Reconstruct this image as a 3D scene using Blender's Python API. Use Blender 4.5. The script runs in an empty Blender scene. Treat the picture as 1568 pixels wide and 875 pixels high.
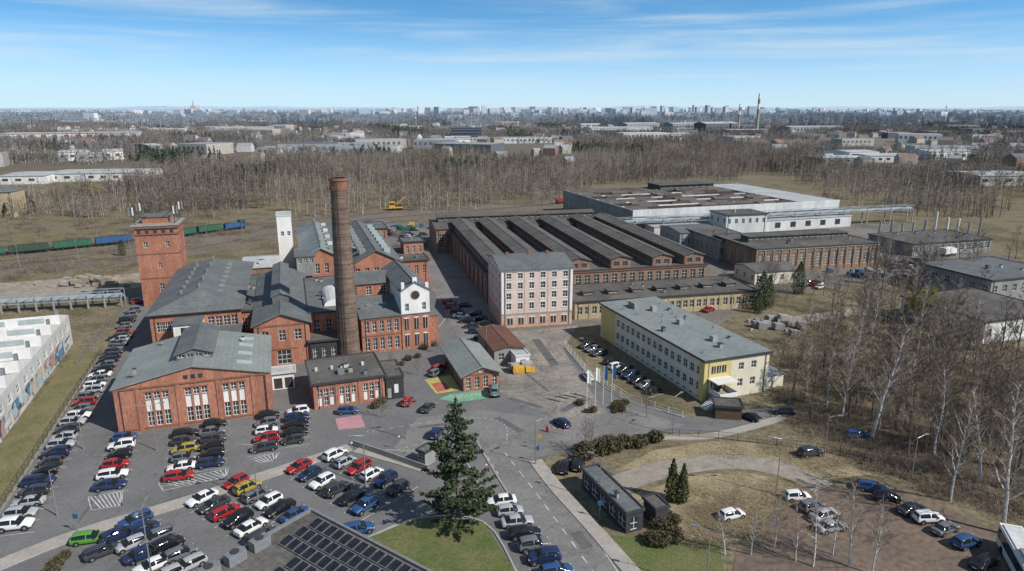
import bpy, math, random
import numpy as np
from mathutils import Vector, Matrix
from mathutils.geometry import tessellate_polygon
random.seed(7)
R=random.random
U=random.uniform
# ---------- survey helper: photo measurement -> metres on the site ----------
F=1045.;CX=784.;CY=437.5;PT=math.radians(14.6);SP=math.sin(PT);CP=math.cos(PT);HC=55.
def G(u,v,z=0.):
    a=(u-CX)/F;b=(CY-v)/F
    t=(HC-z)/(SP-b*CP)
    return Vector((a*t,(CP+b*SP)*t,z))
def PX(x,y,z=0.):
    d=y*CP+(HC-z)*SP; up=y*SP-(HC-z)*CP
    return CX+F*x/d, CY-F*up/d
def inpoly(x,y,P):
    c=False;n=len(P)
    for i in range(n):
        x1,y1=P[i];x2,y2=P[(i+1)%n]
        if (y1>y)!=(y2>y) and x<(x2-x1)*(y-y1)/(y2-y1)+x1:c=not c
    return c
# ---------- materials ----------
MATS={}
def mat(name,c1,c2=None,s=.4,rough=.85,fine=.15,bump=0,spec=.3,metal=0,stripe=None,vert=False,fs=9.,stain=0.):
    if name in MATS:return MATS[name]
    m=bpy.data.materials.new(name);m.use_nodes=True;nt=m.node_tree;N=nt.nodes;L=nt.links
    b=N['Principled BSDF'];b.inputs['Roughness'].default_value=rough
    b.inputs['Specular IOR Level'].default_value=spec;b.inputs['Metallic'].default_value=metal
    c2=c2 or tuple(x*.75 for x in c1)
    tc=N.new('ShaderNodeTexCoord');src=tc.outputs['Object']
    if vert:
        mp=N.new('ShaderNodeMapping');mp.inputs['Scale'].default_value=(1,1,.25);L.new(src,mp.inputs[0]);v=mp.outputs[0]
    else:v=src
    n=N.new('ShaderNodeTexNoise');n.inputs['Scale'].default_value=s;n.inputs['Detail'].default_value=6;n.inputs['Roughness'].default_value=.6;L.new(v,n.inputs['Vector'])
    mr=N.new('ShaderNodeMapRange');mr.inputs[1].default_value=.36;mr.inputs[2].default_value=.64;L.new(n.outputs[0],mr.inputs[0])
    mx=N.new('ShaderNodeMix');mx.data_type='RGBA';mx.inputs[6].default_value=(*c1,1);mx.inputs[7].default_value=(*c2,1);L.new(mr.outputs[0],mx.inputs[0])
    n2=N.new('ShaderNodeTexNoise');n2.inputs['Scale'].default_value=s*fs;n2.inputs['Detail'].default_value=4;L.new(v if vert else src,n2.inputs['Vector'])
    m2=N.new('ShaderNodeMapRange');m2.inputs[1].default_value=.3;m2.inputs[2].default_value=.7;m2.inputs[3].default_value=1-fine;m2.inputs[4].default_value=1+fine;L.new(n2.outputs[0],m2.inputs[0])
    hs=N.new('ShaderNodeVectorMath');hs.operation='SCALE';L.new(mx.outputs[2],hs.inputs[0]);L.new(m2.outputs[0],hs.inputs['Scale'])
    out=hs.outputs[0]
    if stripe:
        ax,per,st=stripe
        sx=N.new('ShaderNodeSeparateXYZ');L.new(src,sx.inputs[0])
        d=N.new('ShaderNodeMath');d.operation='DIVIDE';L.new(sx.outputs[ax],d.inputs[0]);d.inputs[1].default_value=per
        fr=N.new('ShaderNodeMath');fr.operation='FRACT';L.new(d.outputs[0],fr.inputs[0])
        lt=N.new('ShaderNodeMath');lt.operation='LESS_THAN';L.new(fr.outputs[0],lt.inputs[0]);lt.inputs[1].default_value=.14
        ml=N.new('ShaderNodeMath');ml.operation='MULTIPLY_ADD';L.new(lt.outputs[0],ml.inputs[0]);ml.inputs[1].default_value=-st;ml.inputs[2].default_value=1
        h2=N.new('ShaderNodeVectorMath');h2.operation='SCALE';L.new(out,h2.inputs[0]);L.new(ml.outputs[0],h2.inputs['Scale']);out=h2.outputs[0]
    if stain:
        n4=N.new('ShaderNodeTexNoise');n4.inputs['Scale'].default_value=s*2.3;n4.inputs['Detail'].default_value=8;n4.inputs['Roughness'].default_value=.72;n4.inputs['Distortion'].default_value=1.2;L.new(src,n4.inputs['Vector'])
        m4=N.new('ShaderNodeMapRange');m4.inputs[1].default_value=.55;m4.inputs[2].default_value=.72;m4.inputs[3].default_value=1;m4.inputs[4].default_value=1-stain;L.new(n4.outputs[0],m4.inputs[0])
        vo=N.new('ShaderNodeTexVoronoi');vo.feature='DISTANCE_TO_EDGE';vo.inputs['Scale'].default_value=.16
        ad=N.new('ShaderNodeVectorMath');ad.operation='MULTIPLY_ADD';ad.inputs[1].default_value=(3,3,3);L.new(n4.outputs['Color'],ad.inputs[0]);L.new(src,ad.inputs[2]);L.new(ad.outputs[0],vo.inputs['Vector'])
        m5=N.new('ShaderNodeMapRange');m5.inputs[1].default_value=.0;m5.inputs[2].default_value=.022;m5.inputs[3].default_value=1-stain*.9;m5.inputs[4].default_value=1;L.new(vo.outputs['Distance'],m5.inputs[0])
        mm=N.new('ShaderNodeMath');mm.operation='MULTIPLY';L.new(m4.outputs[0],mm.inputs[0]);L.new(m5.outputs[0],mm.inputs[1])
        h3=N.new('ShaderNodeVectorMath');h3.operation='SCALE';L.new(out,h3.inputs[0]);L.new(mm.outputs[0],h3.inputs['Scale']);out=h3.outputs[0]
    L.new(out,b.inputs['Base Color'])
    MATS[name]=m;return m
brick=mat('brick_orange',(.42,.19,.125),(.29,.125,.083),s=.5,vert=True,fine=.3)
brick2=mat('brick_old',(.29,.19,.135),(.20,.135,.10),s=.4,vert=True,fine=.28)
brickd=mat('brick_dark_trim',(.25,.125,.085),s=.8)
chimb=mat('brick_sooty',(.21,.14,.105),(.12,.092,.075),s=.5,fine=.35,stripe=(2,1.1,.35))
roofg=mat('roof_sheet_green_grey',(.195,.22,.205),(.255,.275,.255),s=.15,rough=.55,stripe=(0,.9,.14),fine=.12)
roofd=mat('roof_felt_grey',(.105,.115,.118),(.15,.158,.158),s=.2,rough=.8,stripe=(1,1.1,.14),fine=.2)
roofk=mat('roof_felt_dark',(.085,.08,.075),(.135,.125,.112),s=.15,rough=.9,fine=.25,stripe=(1,1.,.14))
roofb=mat('roof_felt_brown',(.125,.105,.09),(.09,.082,.078),s=.12,rough=.9,fine=.25)
roofl=mat('roof_light',(.42,.44,.45),(.33,.34,.34),s=.1)
rust=mat('roof_rust',(.16,.075,.05),(.11,.06,.045),s=.3,stripe=(1,.8,.2))
cream=mat('render_cream',(.66,.62,.50),(.58,.54,.44),s=.3,vert=True,fine=.07)
pinkw=mat('render_pinkish',(.66,.53,.46),(.54,.43,.37),s=.35,vert=True,fine=.12)
pinkb=mat('render_base_worn',(.45,.28,.21),(.50,.38,.31),s=.5,vert=True,fine=.2)
yellow=mat('render_yellow',(.60,.48,.20),(.53,.43,.19),s=.4,fine=.06)
ochre=mat('render_ochre',(.44,.36,.23),(.35,.29,.19),s=.4,vert=True)
white=mat('paint_white',(.76,.75,.72),(.64,.63,.60),s=.4,vert=True,fine=.07)
offw=mat('wall_offwhite',(.60,.61,.60),(.46,.47,.46),s=.15,vert=True,fine=.12)
greyw=mat('wall_grey',(.29,.295,.285),(.20,.20,.195),s=.2,vert=True)
dark=mat('cladding_dark',(.035,.036,.04),(.05,.05,.052),s=1)
conc=mat('concrete',(.35,.335,.31),(.26,.25,.23),s=.5)
metal=mat('metal_grey',(.32,.33,.34),s=2,rough=.45,metal=.4)
metald=mat('metal_dark',(.06,.06,.065),s=2,rough=.5)
rusty=mat('steel_rusty',(.085,.055,.048),(.055,.045,.043),s=.5)
pipem=mat('pipe_bluegrey',(.30,.345,.37),(.23,.27,.30),s=.5)
glass=mat('window_glass',(.02,.026,.032),(.05,.058,.065),s=.9,rough=.12,spec=.6)
skyl=mat('skylight_glass',(.40,.45,.44),(.32,.37,.36),s=.5,rough=.3)
trk=mat('tyre_rubber',(.018,.018,.018),s=3)
bark=mat('bark_brown',(.18,.15,.12),(.11,.09,.075),s=2)
twig=mat('twigs_brown',(.19,.15,.12),(.13,.10,.08),s=.5)
twigr=mat('twigs_pale',(.29,.235,.19),(.20,.16,.13),s=.3)
straw=mat('dry_stems',(.33,.265,.15),(.24,.18,.10),s=.3)
birch=mat('bark_birch',(.66,.64,.59),(.28,.26,.24),s=2.5)
needle=mat('needles_green',(.040,.062,.030),(.075,.095,.045),s=.9,fine=.35)
thuja=mat('thuja_green',(.05,.065,.022),(.095,.10,.035),s=1.5,fine=.3)
shrubm=mat('shrub_brown_green',(.12,.09,.045),(.065,.07,.035),s=.7,fine=.3)
willow=mat('willow_yellow',(.36,.33,.09),(.27,.25,.08),s=.7)
solar=mat('solar_glass',(.012,.013,.018),(.022,.024,.032),s=1,rough=.2,spec=.5)
blue=mat('paint_blue',(.04,.11,.24),s=1,rough=.5)
red=mat('paint_red',(.42,.04,.035),s=1,rough=.5)
green=mat('paint_green',(.04,.14,.08),s=1,rough=.5)
yel=mat('paint_yellow',(.60,.36,.05),s=1,rough=.5)
line=mat('road_paint_white',(.62,.62,.60),(.35,.35,.35),s=.8,fine=.25)
kerbm=mat('kerb_concrete',(.38,.37,.345),s=1)
# ---------- mesh builder ----------
class MB:
    def __init__(s):s.v=[];s.f=[];s.m=[];s.mt=[]
    def mi(s,m):
        if m not in s.mt:s.mt.append(m)
        return s.mt.index(m)
    def face(s,p,m):
        k=len(s.v);s.v.extend([tuple(q) for q in p]);s.f.append(tuple(range(k,k+len(p))));s.m.append(s.mi(m))
    def box(s,x0,x1,y0,y1,z0,z1,m):
        a=(x0,y0,z0);b=(x1,y0,z0);c=(x1,y1,z0);d=(x0,y1,z0);e=(x0,y0,z1);f=(x1,y0,z1);g=(x1,y1,z1);h=(x0,y1,z1)
        for q in((a,b,f,e),(b,c,g,f),(c,d,h,g),(d,a,e,h),(e,f,g,h),(d,c,b,a)):s.face(q,m)
    def slab(s,p,th,m):
        lo=[(q[0],q[1],q[2]-th) for q in p]
        s.face(p,m);s.face(lo[::-1],m);n=len(p)
        for i in range(n):
            j=(i+1)%n;s.face((lo[i],lo[j],p[j],p[i]),m)
    def tube(s,p0,p1,r0,r1,n,m,cap=False):
        p0=Vector(p0);p1=Vector(p1);d=(p1-p0)
        if d.length<1e-6:return
        d.normalize();a=d.orthogonal().normalized();b=d.cross(a)
        k=len(s.v);mi=s.mi(m)
        for p,r in((p0,r0),(p1,r1)):
            for i in range(n):
                t=2*math.pi*i/n;q=p+a*(math.cos(t)*r)+b*(math.sin(t)*r);s.v.append((q.x,q.y,q.z))
        for i in range(n):
            j=(i+1)%n;s.f.append((k+i,k+j,k+n+j,k+n+i));s.m.append(mi)
        if cap:
            s.f.append(tuple(k+n+i for i in range(n)));s.m.append(mi)
            s.f.append(tuple(k+i for i in range(n))[::-1]);s.m.append(mi)
    def wall(s,o,u,n,W,z0,z1,wins,m,gl=None,fr=None,rec=.2,sill=None):
        gl=gl or glass;fr=fr or white
        def P(a,b,d=0.):return(o[0]+u[0]*a-n[0]*d,o[1]+u[1]*a-n[1]*d,b)
        wins=[w for w in wins if w[0]>0.02 and w[1]<W-.02 and w[3]<z1]
        xs=sorted({0.,W,*[round(w[0],3) for w in wins],*[round(w[1],3) for w in wins]})
        zs=sorted({z0,z1,*[round(w[2],3) for w in wins],*[round(w[3],3) for w in wins]})
        for j in range(len(zs)-1):
            zc=(zs[j]+zs[j+1])/2;st=None
            for i in range(len(xs)-1):
                xc=(xs[i]+xs[i+1])/2
                ins=any(w[0]<xc<w[1] and w[2]<zc<w[3] for w in wins)
                if ins:
                    if st is not None:s.face((P(st,zs[j]),P(xs[i],zs[j]),P(xs[i],zs[j+1]),P(st,zs[j+1])),m);st=None
                elif st is None:st=xs[i]
            if st is not None:s.face((P(st,zs[j]),P(W,zs[j]),P(W,zs[j+1]),P(st,zs[j+1])),m)
        def bar(a0,a1,b0,b1,d0,d1,mm):
            s.face((P(a0,b0,d0),P(a1,b0,d0),P(a1,b1,d0),P(a0,b1,d0)),mm)
            s.face((P(a0,b1,d0),P(a1,b1,d0),P(a1,b1,d1),P(a0,b1,d1)),mm)
            s.face((P(a0,b0,d1),P(a0,b0,d0),P(a0,b1,d0),P(a0,b1,d1)),mm)
            s.face((P(a1,b0,d0),P(a1,b0,d1),P(a1,b1,d1),P(a1,b1,d0)),mm)
        for w in wins:
            a0,a1,b0,b1=[round(q,3) for q in w[:4]];g=w[4] if len(w)>4 else gl
            r=rec
            s.face((P(a0,b0,r),P(a1,b0,r),P(a1,b1,r),P(a0,b1,r)),g)
            s.face((P(a0,b0),P(a1,b0),P(a1,b0,r),P(a0,b0,r)),m);s.face((P(a0,b1,r),P(a1,b1,r),P(a1,b1),P(a0,b1)),m)
            s.face((P(a0,b0),P(a0,b0,r),P(a0,b1,r),P(a0,b1)),m);s.face((P(a1,b0,r),P(a1,b0),P(a1,b1),P(a1,b1,r)),m)
            if g is gl:
                t=.07;wd=a1-a0;hh=b1-b0
                bar(a0,a0+t,b0,b1,r-.06,r,fr);bar(a1-t,a1,b0,b1,r-.06,r,fr)
                bar(a0+t,a1-t,b0,b0+t,r-.06,r,fr);bar(a0+t,a1-t,b1-t,b1,r-.06,r,fr)
                nv=max(1,int(wd/1.0)) if wd>.8 else 0
                for k in range(1,nv+1):
                    c=a0+wd*k/(nv+1);bar(c-.035,c+.035,b0+t,b1-t,r-.05,r,fr)
                nh=int(hh/1.1)
                for k in range(1,nh+1):
                    c=b0+hh*k/(nh+1);bar(a0+t,a1-t,c-.035,c+.035,r-.045,r,fr)
            if sill:bar(a0-.15,a1+.15,b0-.14,b0,-.1,0,sill);bar(a0-.15,a1+.15,b1,b1+.2,-.05,0,sill)
    def obj(s,name,loc=(0,0,0),rot=0.,parent=None,smooth=False,link=True):
        me=bpy.data.meshes.new(name);me.from_pydata(s.v,[],s.f)
        for m in s.mt:me.materials.append(m)
        me.polygons.foreach_set('material_index',s.m)
        if smooth:me.polygons.foreach_set('use_smooth',[True]*len(s.f))
        me.update()
        if not link:return me
        return inst(name,me,loc,rot,parent)
def inst(name,me,loc=(0,0,0),rot=0.,parent=None,sc=1.):
    o=bpy.data.objects.new(name,me);bpy.context.scene.collection.objects.link(o)
    o.location=loc;o.rotation_euler=(0,0,rot)
    o.scale=(sc,sc,sc) if not hasattr(sc,'__len__') else sc
    if parent:o.parent=parent
    return o
def empty(name):
    o=bpy.data.objects.new(name,None);bpy.context.scene.collection.objects.link(o);return o
def row(W,n,w,z0,z1,m=1.,a=0,b=None,mt=None):
    b=W if b is None else b
    L=[];x0=a+m+w/2;x1=b-m-w/2
    for i in range(n):
        c=x0+(x1-x0)*(i/(n-1) if n>1 else .5)
        L.append((c-w/2,c+w/2,z0,z1)+((mt,) if mt else ()))
    return L
def roof_gy(mb,x0,x1,y0,y1,h,rise,ov,m,wm,th=.22,gab=True):
    xm=(x0+x1)/2;k=rise/((x1-x0)/2);e=h-ov*k
    mb.slab([(x0-ov,y0-ov,e+th),(xm,y0-ov,h+rise+th),(xm,y1+ov,h+rise+th),(x0-ov,y1+ov,e+th)],th,m)
    mb.slab([(xm,y0-ov,h+rise+th),(x1+ov,y0-ov,e+th),(x1+ov,y1+ov,e+th),(xm,y1+ov,h+rise+th)],th,m)
    if gab:
        mb.face([(x0,y0,h),(x1,y0,h),(xm,y0,h+rise)],wm);mb.face([(x1,y1,h),(x0,y1,h),(xm,y1,h+rise)],wm)
    mb.box(xm-.15,xm+.15,y0-ov,y1+ov,h+rise+th-.02,h+rise+th+.06,m)
def roof_gx(mb,x0,x1,y0,y1,h,rise,ov,m,wm,th=.22):
    ym=(y0+y1)/2;k=rise/((y1-y0)/2);e=h-ov*k
    mb.slab([(x0-ov,y0-ov,e+th),(x1+ov,y0-ov,e+th),(x1+ov,ym,h+rise+th),(x0-ov,ym,h+rise+th)],th,m)
    mb.slab([(x0-ov,ym,h+rise+th),(x1+ov,ym,h+rise+th),(x1+ov,y1+ov,e+th),(x0-ov,y1+ov,e+th)],th,m)
    mb.face([(x0,y1,h),(x0,y0,h),(x0,ym,h+rise)],wm);mb.face([(x1,y0,h),(x1,y1,h),(x1,ym,h+rise)],wm)
def roof_hip(mb,x0,x1,y0,y1,h,rise,ov,m,ins=None):
    a,b,c,d=(x0-ov,y0-ov,h),(x1+ov,y0-ov,h),(x1+ov,y1+ov,h),(x0-ov,y1+ov,h)
    if y1-y0>x1-x0:
        i=ins or (x1-x0)/2*.8;p=((x0+x1)/2,y0+i,h+rise);q=((x0+x1)/2,y1-i,h+rise)
        mb.face([a,b,p],m);mb.face([b,c,q,p],m);mb.face([c,d,q],m);mb.face([d,a,p,q],m)
    else:
        i=ins or (y1-y0)/2*.8;p=(x0+i,(y0+y1)/2,h+rise);q=(x1-i,(y0+y1)/2,h+rise)
        mb.face([a,b,q,p],m);mb.face([b,c,q],m);mb.face([c,d,p,q],m);mb.face([d,a,p],m)
    mb.face([d,c,b,a],m)
    mb.box(x0-ov,x1+ov,y0-ov,y0-ov+.1,h-.2,h-.005,metald)
def vents(mb,x0,x1,y0,y1,z,n,m=None):
    for i in range(n):
        x=U(x0,x1);y=U(y0,y1);w=U(.3,.9);d=U(.3,.9);hh=U(.4,1.1)
        mb.box(x,x+w,y,y+d,z-.3,z+hh,m or random.choice([metal,conc,offw,roofd]))
        mb.box(x-.08,x+w+.08,y-.08,y+d+.08,z+hh+.001,z+hh+.1,metald)
def shell(mb,x0,x1,y0,y1,z0,z1,m,wf=(),wr=(),wb=(),wl=(),**k):
    mb.wall((x0,y0),(1,0),(0,-1),x1-x0,z0,z1,list(wf),m,**k)
    mb.wall((x1,y0),(0,1),(1,0),y1-y0,z0,z1,list(wr),m,**k)
    mb.wall((x1,y1),(-1,0),(0,1),x1-x0,z0,z1,list(wb),m,**k)
    mb.wall((x0,y1),(0,-1),(-1,0),y1-y0,z0,z1,list(wl),m,**k)
def B(name,fl,fr,z,h,D,roof,rise,wm,rm,wf=None,wr=None,wl=None,ang=None,W=None,ov=.4,extra=None,nv=0,**k):
    p=G(*fl,z);q=G(*fr,z) if fr else None
    if ang is None:ang=math.atan2(q.y-p.y,q.x-p.x)
    else:ang=math.radians(ang)
    if W is None:W=(q-p).length
    mb=MB();wf=wf(W) if callable(wf) else (wf or []);wr=wr or [];wl=wl or []
    shell(mb,0,W,0,D,-.3,h,wm,wf,wr,wr,wl,**k)
    if roof=='gy':roof_gy(mb,0,W,0,D,h,rise,ov,rm,wm)
    elif roof=='gx':roof_gx(mb,0,W,0,D,h,rise,ov,rm,wm)
    elif roof=='hip':roof_hip(mb,0,W,0,D,h,rise,ov,rm)
    elif roof=='flat':
        mb.box(-ov,W+ov,-ov,D+ov,h,h+.25,rm)
        for b in((-ov-.05,W+ov+.05,-ov-.05,-ov+.2),(-ov-.05,W+ov+.05,D+ov-.2,D+ov+.05),(-ov-.05,-ov+.2,-ov+.2,D+ov-.2),(W+ov-.2,W+ov+.05,-ov+.2,D+ov-.2)):
            mb.box(*b,h+.02,h+.42,metald if rm is not roofl else offw)
    if nv:vents(mb,W*.1,W*.9,D*.1,D*.9,h+(.25 if roof=='flat' else rise*.7),nv)
    if W>8 and h>3.5 and roof!='none':
        for x in(.9,W-.9):mb.tube((x,-.12,0),(x,-.12,h-.1),.07,.07,6,metald)
    if extra:extra(mb,W,D,h)
    ob=mb.obj(name,(p.x,p.y,0),ang)
    return ob,W,ang,p
# ---------- ground and paving ----------
def sheet(name,pts,z,m):
    P=[G(u,v) for u,v in pts]
    tr=tessellate_polygon([P]);vs=[(p.x,p.y,z) for p in P];fs=[]
    for t in tr:
        a,b,c=[P[i] for i in t];cr=(b-a).cross(c-a).z
        fs.append(tuple(t) if cr>0 else tuple(t)[::-1])
    me=bpy.data.meshes.new(name);me.from_pydata(vs,[],fs);me.materials.append(m);me.update()
    return inst(name,me)
def smoothline(P,n=6):
    out=[];m=len(P)
    for i in range(m-1):
        p0=P[max(i-1,0)];p1=P[i];p2=P[i+1];p3=P[min(i+2,m-1)]
        for k in range(n):
            t=k/n;out.append(.5*((2*p1)+(p2-p0)*t+(2*p0-5*p1+4*p2-p3)*t*t+(3*p1-p0-3*p2+p3)*t**3))
    out.append(P[-1]);return out
def ribbon(mb,P,w,z,m,off=0.,h=None):
    L=[];Rr=[]
    for i,p in enumerate(P):
        a=P[max(i-1,0)];b=P[min(i+1,len(P)-1)];d=(b-a);d.z=0;d.normalize();n=Vector((d.y,-d.x,0))
        L.append(p+n*(off-w/2));Rr.append(p+n*(off+w/2))
    for i in range(len(P)-1):
        q=[(L[i].x,L[i].y,z),(Rr[i].x,Rr[i].y,z),(Rr[i+1].x,Rr[i+1].y,z),(L[i+1].x,L[i+1].y,z)]
        mb.face(q,m)
        if h:
            mb.face([(q[0][0],q[0][1],z-h),q[0],q[3],(q[3][0],q[3][1],z-h)],m)
            mb.face([(q[1][0],q[1][1],z-h),(q[2][0],q[2][1],z-h),q[2],q[1]],m)
def px(pts):return [G(*p) for p in pts]
def terrain():
    m=bpy.data.materials.new('terrain');m.use_nodes=True;nt=m.node_tree;N=nt.nodes;L=nt.links
    b=N['Principled BSDF'];b.inputs['Roughness'].default_value=.95;b.inputs['Specular IOR Level'].default_value=.1
    tc=N.new('ShaderNodeTexCoord')
    def noise(s,d=6,r=.6):
        n=N.new('ShaderNodeTexNoise');n.inputs['Scale'].default_value=s;n.inputs['Detail'].default_value=d;n.inputs['Roughness'].default_value=r;L.new(tc.outputs['Object'],n.inputs['Vector']);return n.outputs[0]
    def ramp(f,st):
        r=N.new('ShaderNodeValToRGB');L.new(f,r.inputs[0])
        while len(r.color_ramp.elements)<len(st):r.color_ramp.elements.new(.5)
        for e,(p,c) in zip(r.color_ramp.elements,st):e.position=p;e.color=(*c,1)
        return r.outputs[0]
    def mix(f,a,c,mode='MIX'):
        x=N.new('ShaderNodeMix');x.data_type='RGBA';x.blend_type=mode
        if isinstance(f,float):x.inputs[0].default_value=f
        else:L.new(f,x.inputs[0])
        L.new(a,x.inputs[6])
        if isinstance(c,tuple):x.inputs[7].default_value=(*c,1)
        else:L.new(c,x.inputs[7])
        return x.outputs[2]
    c1=ramp(noise(.06,8,.7),[(.3,(.09,.085,.045)),(.43,(.14,.12,.075)),(.55,(.20,.17,.115)),(.7,(.12,.10,.07))])
    c2=ramp(noise(.9,8,.75),[(.3,(.4,.38,.34)),(.5,(1,1,1)),(.7,(1.5,1.42,1.3))])
    near=mix(1.,c1,c2,'MULTIPLY')
    v=N.new('ShaderNodeTexVoronoi');v.inputs['Scale'].default_value=.0035
    mp=N.new('ShaderNodeMapping');mp.inputs['Scale'].default_value=(.6,1,1);mp.inputs['Rotation'].default_value=(0,0,.3);L.new(tc.outputs['Object'],mp.inputs[0]);L.new(mp.outputs[0],v.inputs['Vector'])
    sx=N.new('ShaderNodeSeparateColor');L.new(v.outputs['Color'],sx.inputs[0])
    far=ramp(sx.outputs[0],[(0,(.12,.105,.08)),(.35,(.19,.16,.12)),(.6,(.15,.165,.09)),(.8,(.31,.27,.21)),(.95,(.12,.11,.085))])
    n3=noise(.02,8,.75);far=mix(n3,far,(.145,.13,.105))
    sy=N.new('ShaderNodeSeparateXYZ');L.new(tc.outputs['Object'],sy.inputs[0])
    def mr(a,b_,lo=0,hi=1):
        q=N.new('ShaderNodeMapRange');q.inputs[1].default_value=a;q.inputs[2].default_value=b_;q.inputs[3].default_value=lo;q.inputs[4].default_value=hi;L.new(sy.outputs[1],q.inputs[0]);return q.outputs[0]
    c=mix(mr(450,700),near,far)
    c=mix(mr(900,5200,0,.95),c,(.33,.40,.48))  # aerial haze painted into the ground colour, stronger with distance
    L.new(c,b.inputs['Base Color'])
    return m
TM=terrain()
gx=[-40000,-15000,-6000,-3000,-1500,-800,-400,-200,-100,0,100,200,400,800,1500,3000,6000,15000,40000]
gy=[-500,-100,0,50,100,150,200,300,400,600,1000,1800,3500,7000,14000,28000,60000]
me=bpy.data.meshes.new('ground')
me.from_pydata([(x,y,0) for y in gy for x in gx],[],[(j*len(gx)+i,j*len(gx)+i+1,(j+1)*len(gx)+i+1,(j+1)*len(gx)+i) for j in range(len(gy)-1) for i in range(len(gx)-1)])
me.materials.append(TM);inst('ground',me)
asph=mat('asphalt_parking',(.175,.173,.173),(.137,.135,.135),s=.09,fine=.12,fs=25,stain=.22)
asphr=mat('asphalt_road',(.215,.21,.203),(.16,.157,.153),s=.13,fine=.15,fs=14,stain=.28)
yardm=mat('asphalt_worn_yard',(.29,.255,.22),(.17,.158,.145),s=.12,fine=.25,fs=10,stain=.4)
patchm=mat('asphalt_repair',(.10,.10,.10),(.13,.13,.13),s=.4,fine=.2)
paving=mat('paving_light',(.38,.345,.31),(.31,.285,.26),s=.4,fine=.15)
cobble=mat('cobble_path',(.33,.29,.245),(.24,.21,.18),s=.6,fine=.3,stain=.2)
dirt=mat('dirt_lot',(.19,.14,.105),(.13,.10,.08),s=.1,fine=.25,fs=12,stain=.3)
lawn=mat('lawn_grass',(.095,.125,.038),(.14,.14,.058),s=.25,fine=.3,fs=14,stain=.2)
lawn2=mat('grass_rough',(.13,.13,.055),(.19,.165,.09),s=.2,fine=.3,fs=14,stain=.25)
drygr=mat('dry_grass',(.33,.275,.17),(.21,.17,.10),s=.22,fine=.35,fs=12,stain=.4)
ballast=mat('ballast_brown',(.235,.20,.17),(.16,.14,.12),s=.3,fine=.3)
railz=mat('railway_ground',(.19,.155,.12),(.135,.12,.085),s=.06,fine=.3,fs=12,stain=.3)
sand=mat('sand_ground',(.36,.31,.245),(.25,.21,.165),s=.1,fine=.2,stain=.3)
sheet('asphalt_yard',[(-150,1010),(-10,800),(60,690),(120,605),(160,540),(205,462),(235,430),(420,395),(560,330),(640,350),(655,395),(740,470),(768,506),(885,498),(866,530),(905,575),(960,612),(1060,640),(1195,622),(1200,636),(1090,662),(985,662),(880,690),(822,703),(905,800),(1010,910),(1060,1000)],.02,asph)
sheet('worn_yard',[(700,505),(768,510),(885,499),(862,535),(885,570),(905,600),(935,640),(850,640),(800,620),(765,600),(740,560)],.04,yardm)
sheet('main_road',[(880,920),(800,790),(748,705),(722,668),(640,700),(600,690),(640,640),(740,628),(830,640),(900,640),(960,625),(1050,652),(880,688),(818,703),(830,722),(895,800),(975,920)],.045,asphr)
sheet('side_street',[(650,395),(700,400),(775,510),(745,560),(700,515),(660,440)],.042,asphr)
sheet('lawn',[(556,828),(640,795),(740,800),(795,885),(820,940),(640,960)],.14,lawn)
sheet('grass_verge',[(118,535),(152,546),(-8,798),(-120,960),(-200,900),(0,682)],.03,lawn2)
sheet('dirt_parking_lot',[(1130,830),(1180,790),(1235,755),(1330,730),(1420,765),(1600,845),(1700,960),(1100,980)],.03,dirt)
sheet('grass_bank',[(935,820),(1100,830),(1120,930),(1030,960)],.03,lawn)
sheet('dry_grass_bank',[(940,722),(1000,690),(1090,676),(1200,680),(1300,700),(1395,740),(1330,728),(1262,735),(1200,708),(1130,696),(1060,700),(985,716)],.02,drygr)
sheet('dry_grass_bank',[(960,760),(1060,728),(1130,722),(1200,735),(1235,755),(1175,792),(1128,832),(1040,825),(1000,790)],.022,drygr)
sheet('sand_strip',[(-80,440),(215,418),(215,440),(60,462),(-80,475)],.03,sand)
sheet('railway_corridor',[(-110,432),(120,412),(290,392),(440,366),(650,346),(900,322),(900,302),(620,320),(380,341),(250,357),(-110,388)],.015,railz)
sheet('green_field',[(-80,372),(200,348),(215,352),(-80,386)],.02,lawn2)
sheet('factory_yard',[(640,350),(870,330),(1400,345),(1560,400),(1420,420),(1160,455),(1100,500),(885,498),(768,500),(700,440)],.012,mat('yard_dirt_grey',(.21,.19,.165),(.13,.122,.11),s=.06,fine=.25,fs=14,stain=.3))
mb=MB()
ribbon(mb,smoothline(px([(925,752),(985,728),(1060,712),(1130,708),(1200,720),(1262,748)])),4.6,.05,cobble)
mb.obj('cobbled_path')
mb=MB()
ribbon(mb,smoothline(px([(-90,905),(100,826),(295,765),(536,686)])),2.6,.14,paving,h=.14)
ribbon(mb,smoothline(px([(820,706),(850,745),(900,800),(975,885),(1040,960)])),2.2,.14,paving,h=.14)
ribbon(mb,smoothline(px([(870,695),(985,672),(1090,668),(1200,640)])),1.8,.14,paving,h=.14)
ribbon(mb,smoothline(px([(545,690),(600,705),(655,722)])),1.6,.14,paving,h=.14)
mb.obj('pavement')
mb=MB()
for P in ([(556,828),(640,795),(740,800),(795,885),(820,940)],[(865,532),(900,573),(960,614),(1050,640)],[(655,520),(690,470),(652,440)],[(152,546),(-8,798)],[(728,672),(748,708),(800,792)],[(590,690),(700,700),(730,760),(640,794)]):
    ribbon(mb,smoothline(px(P),4),.25,.155,kerbm,h=.155)
mb.obj('kerb')
mb=MB()
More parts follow.
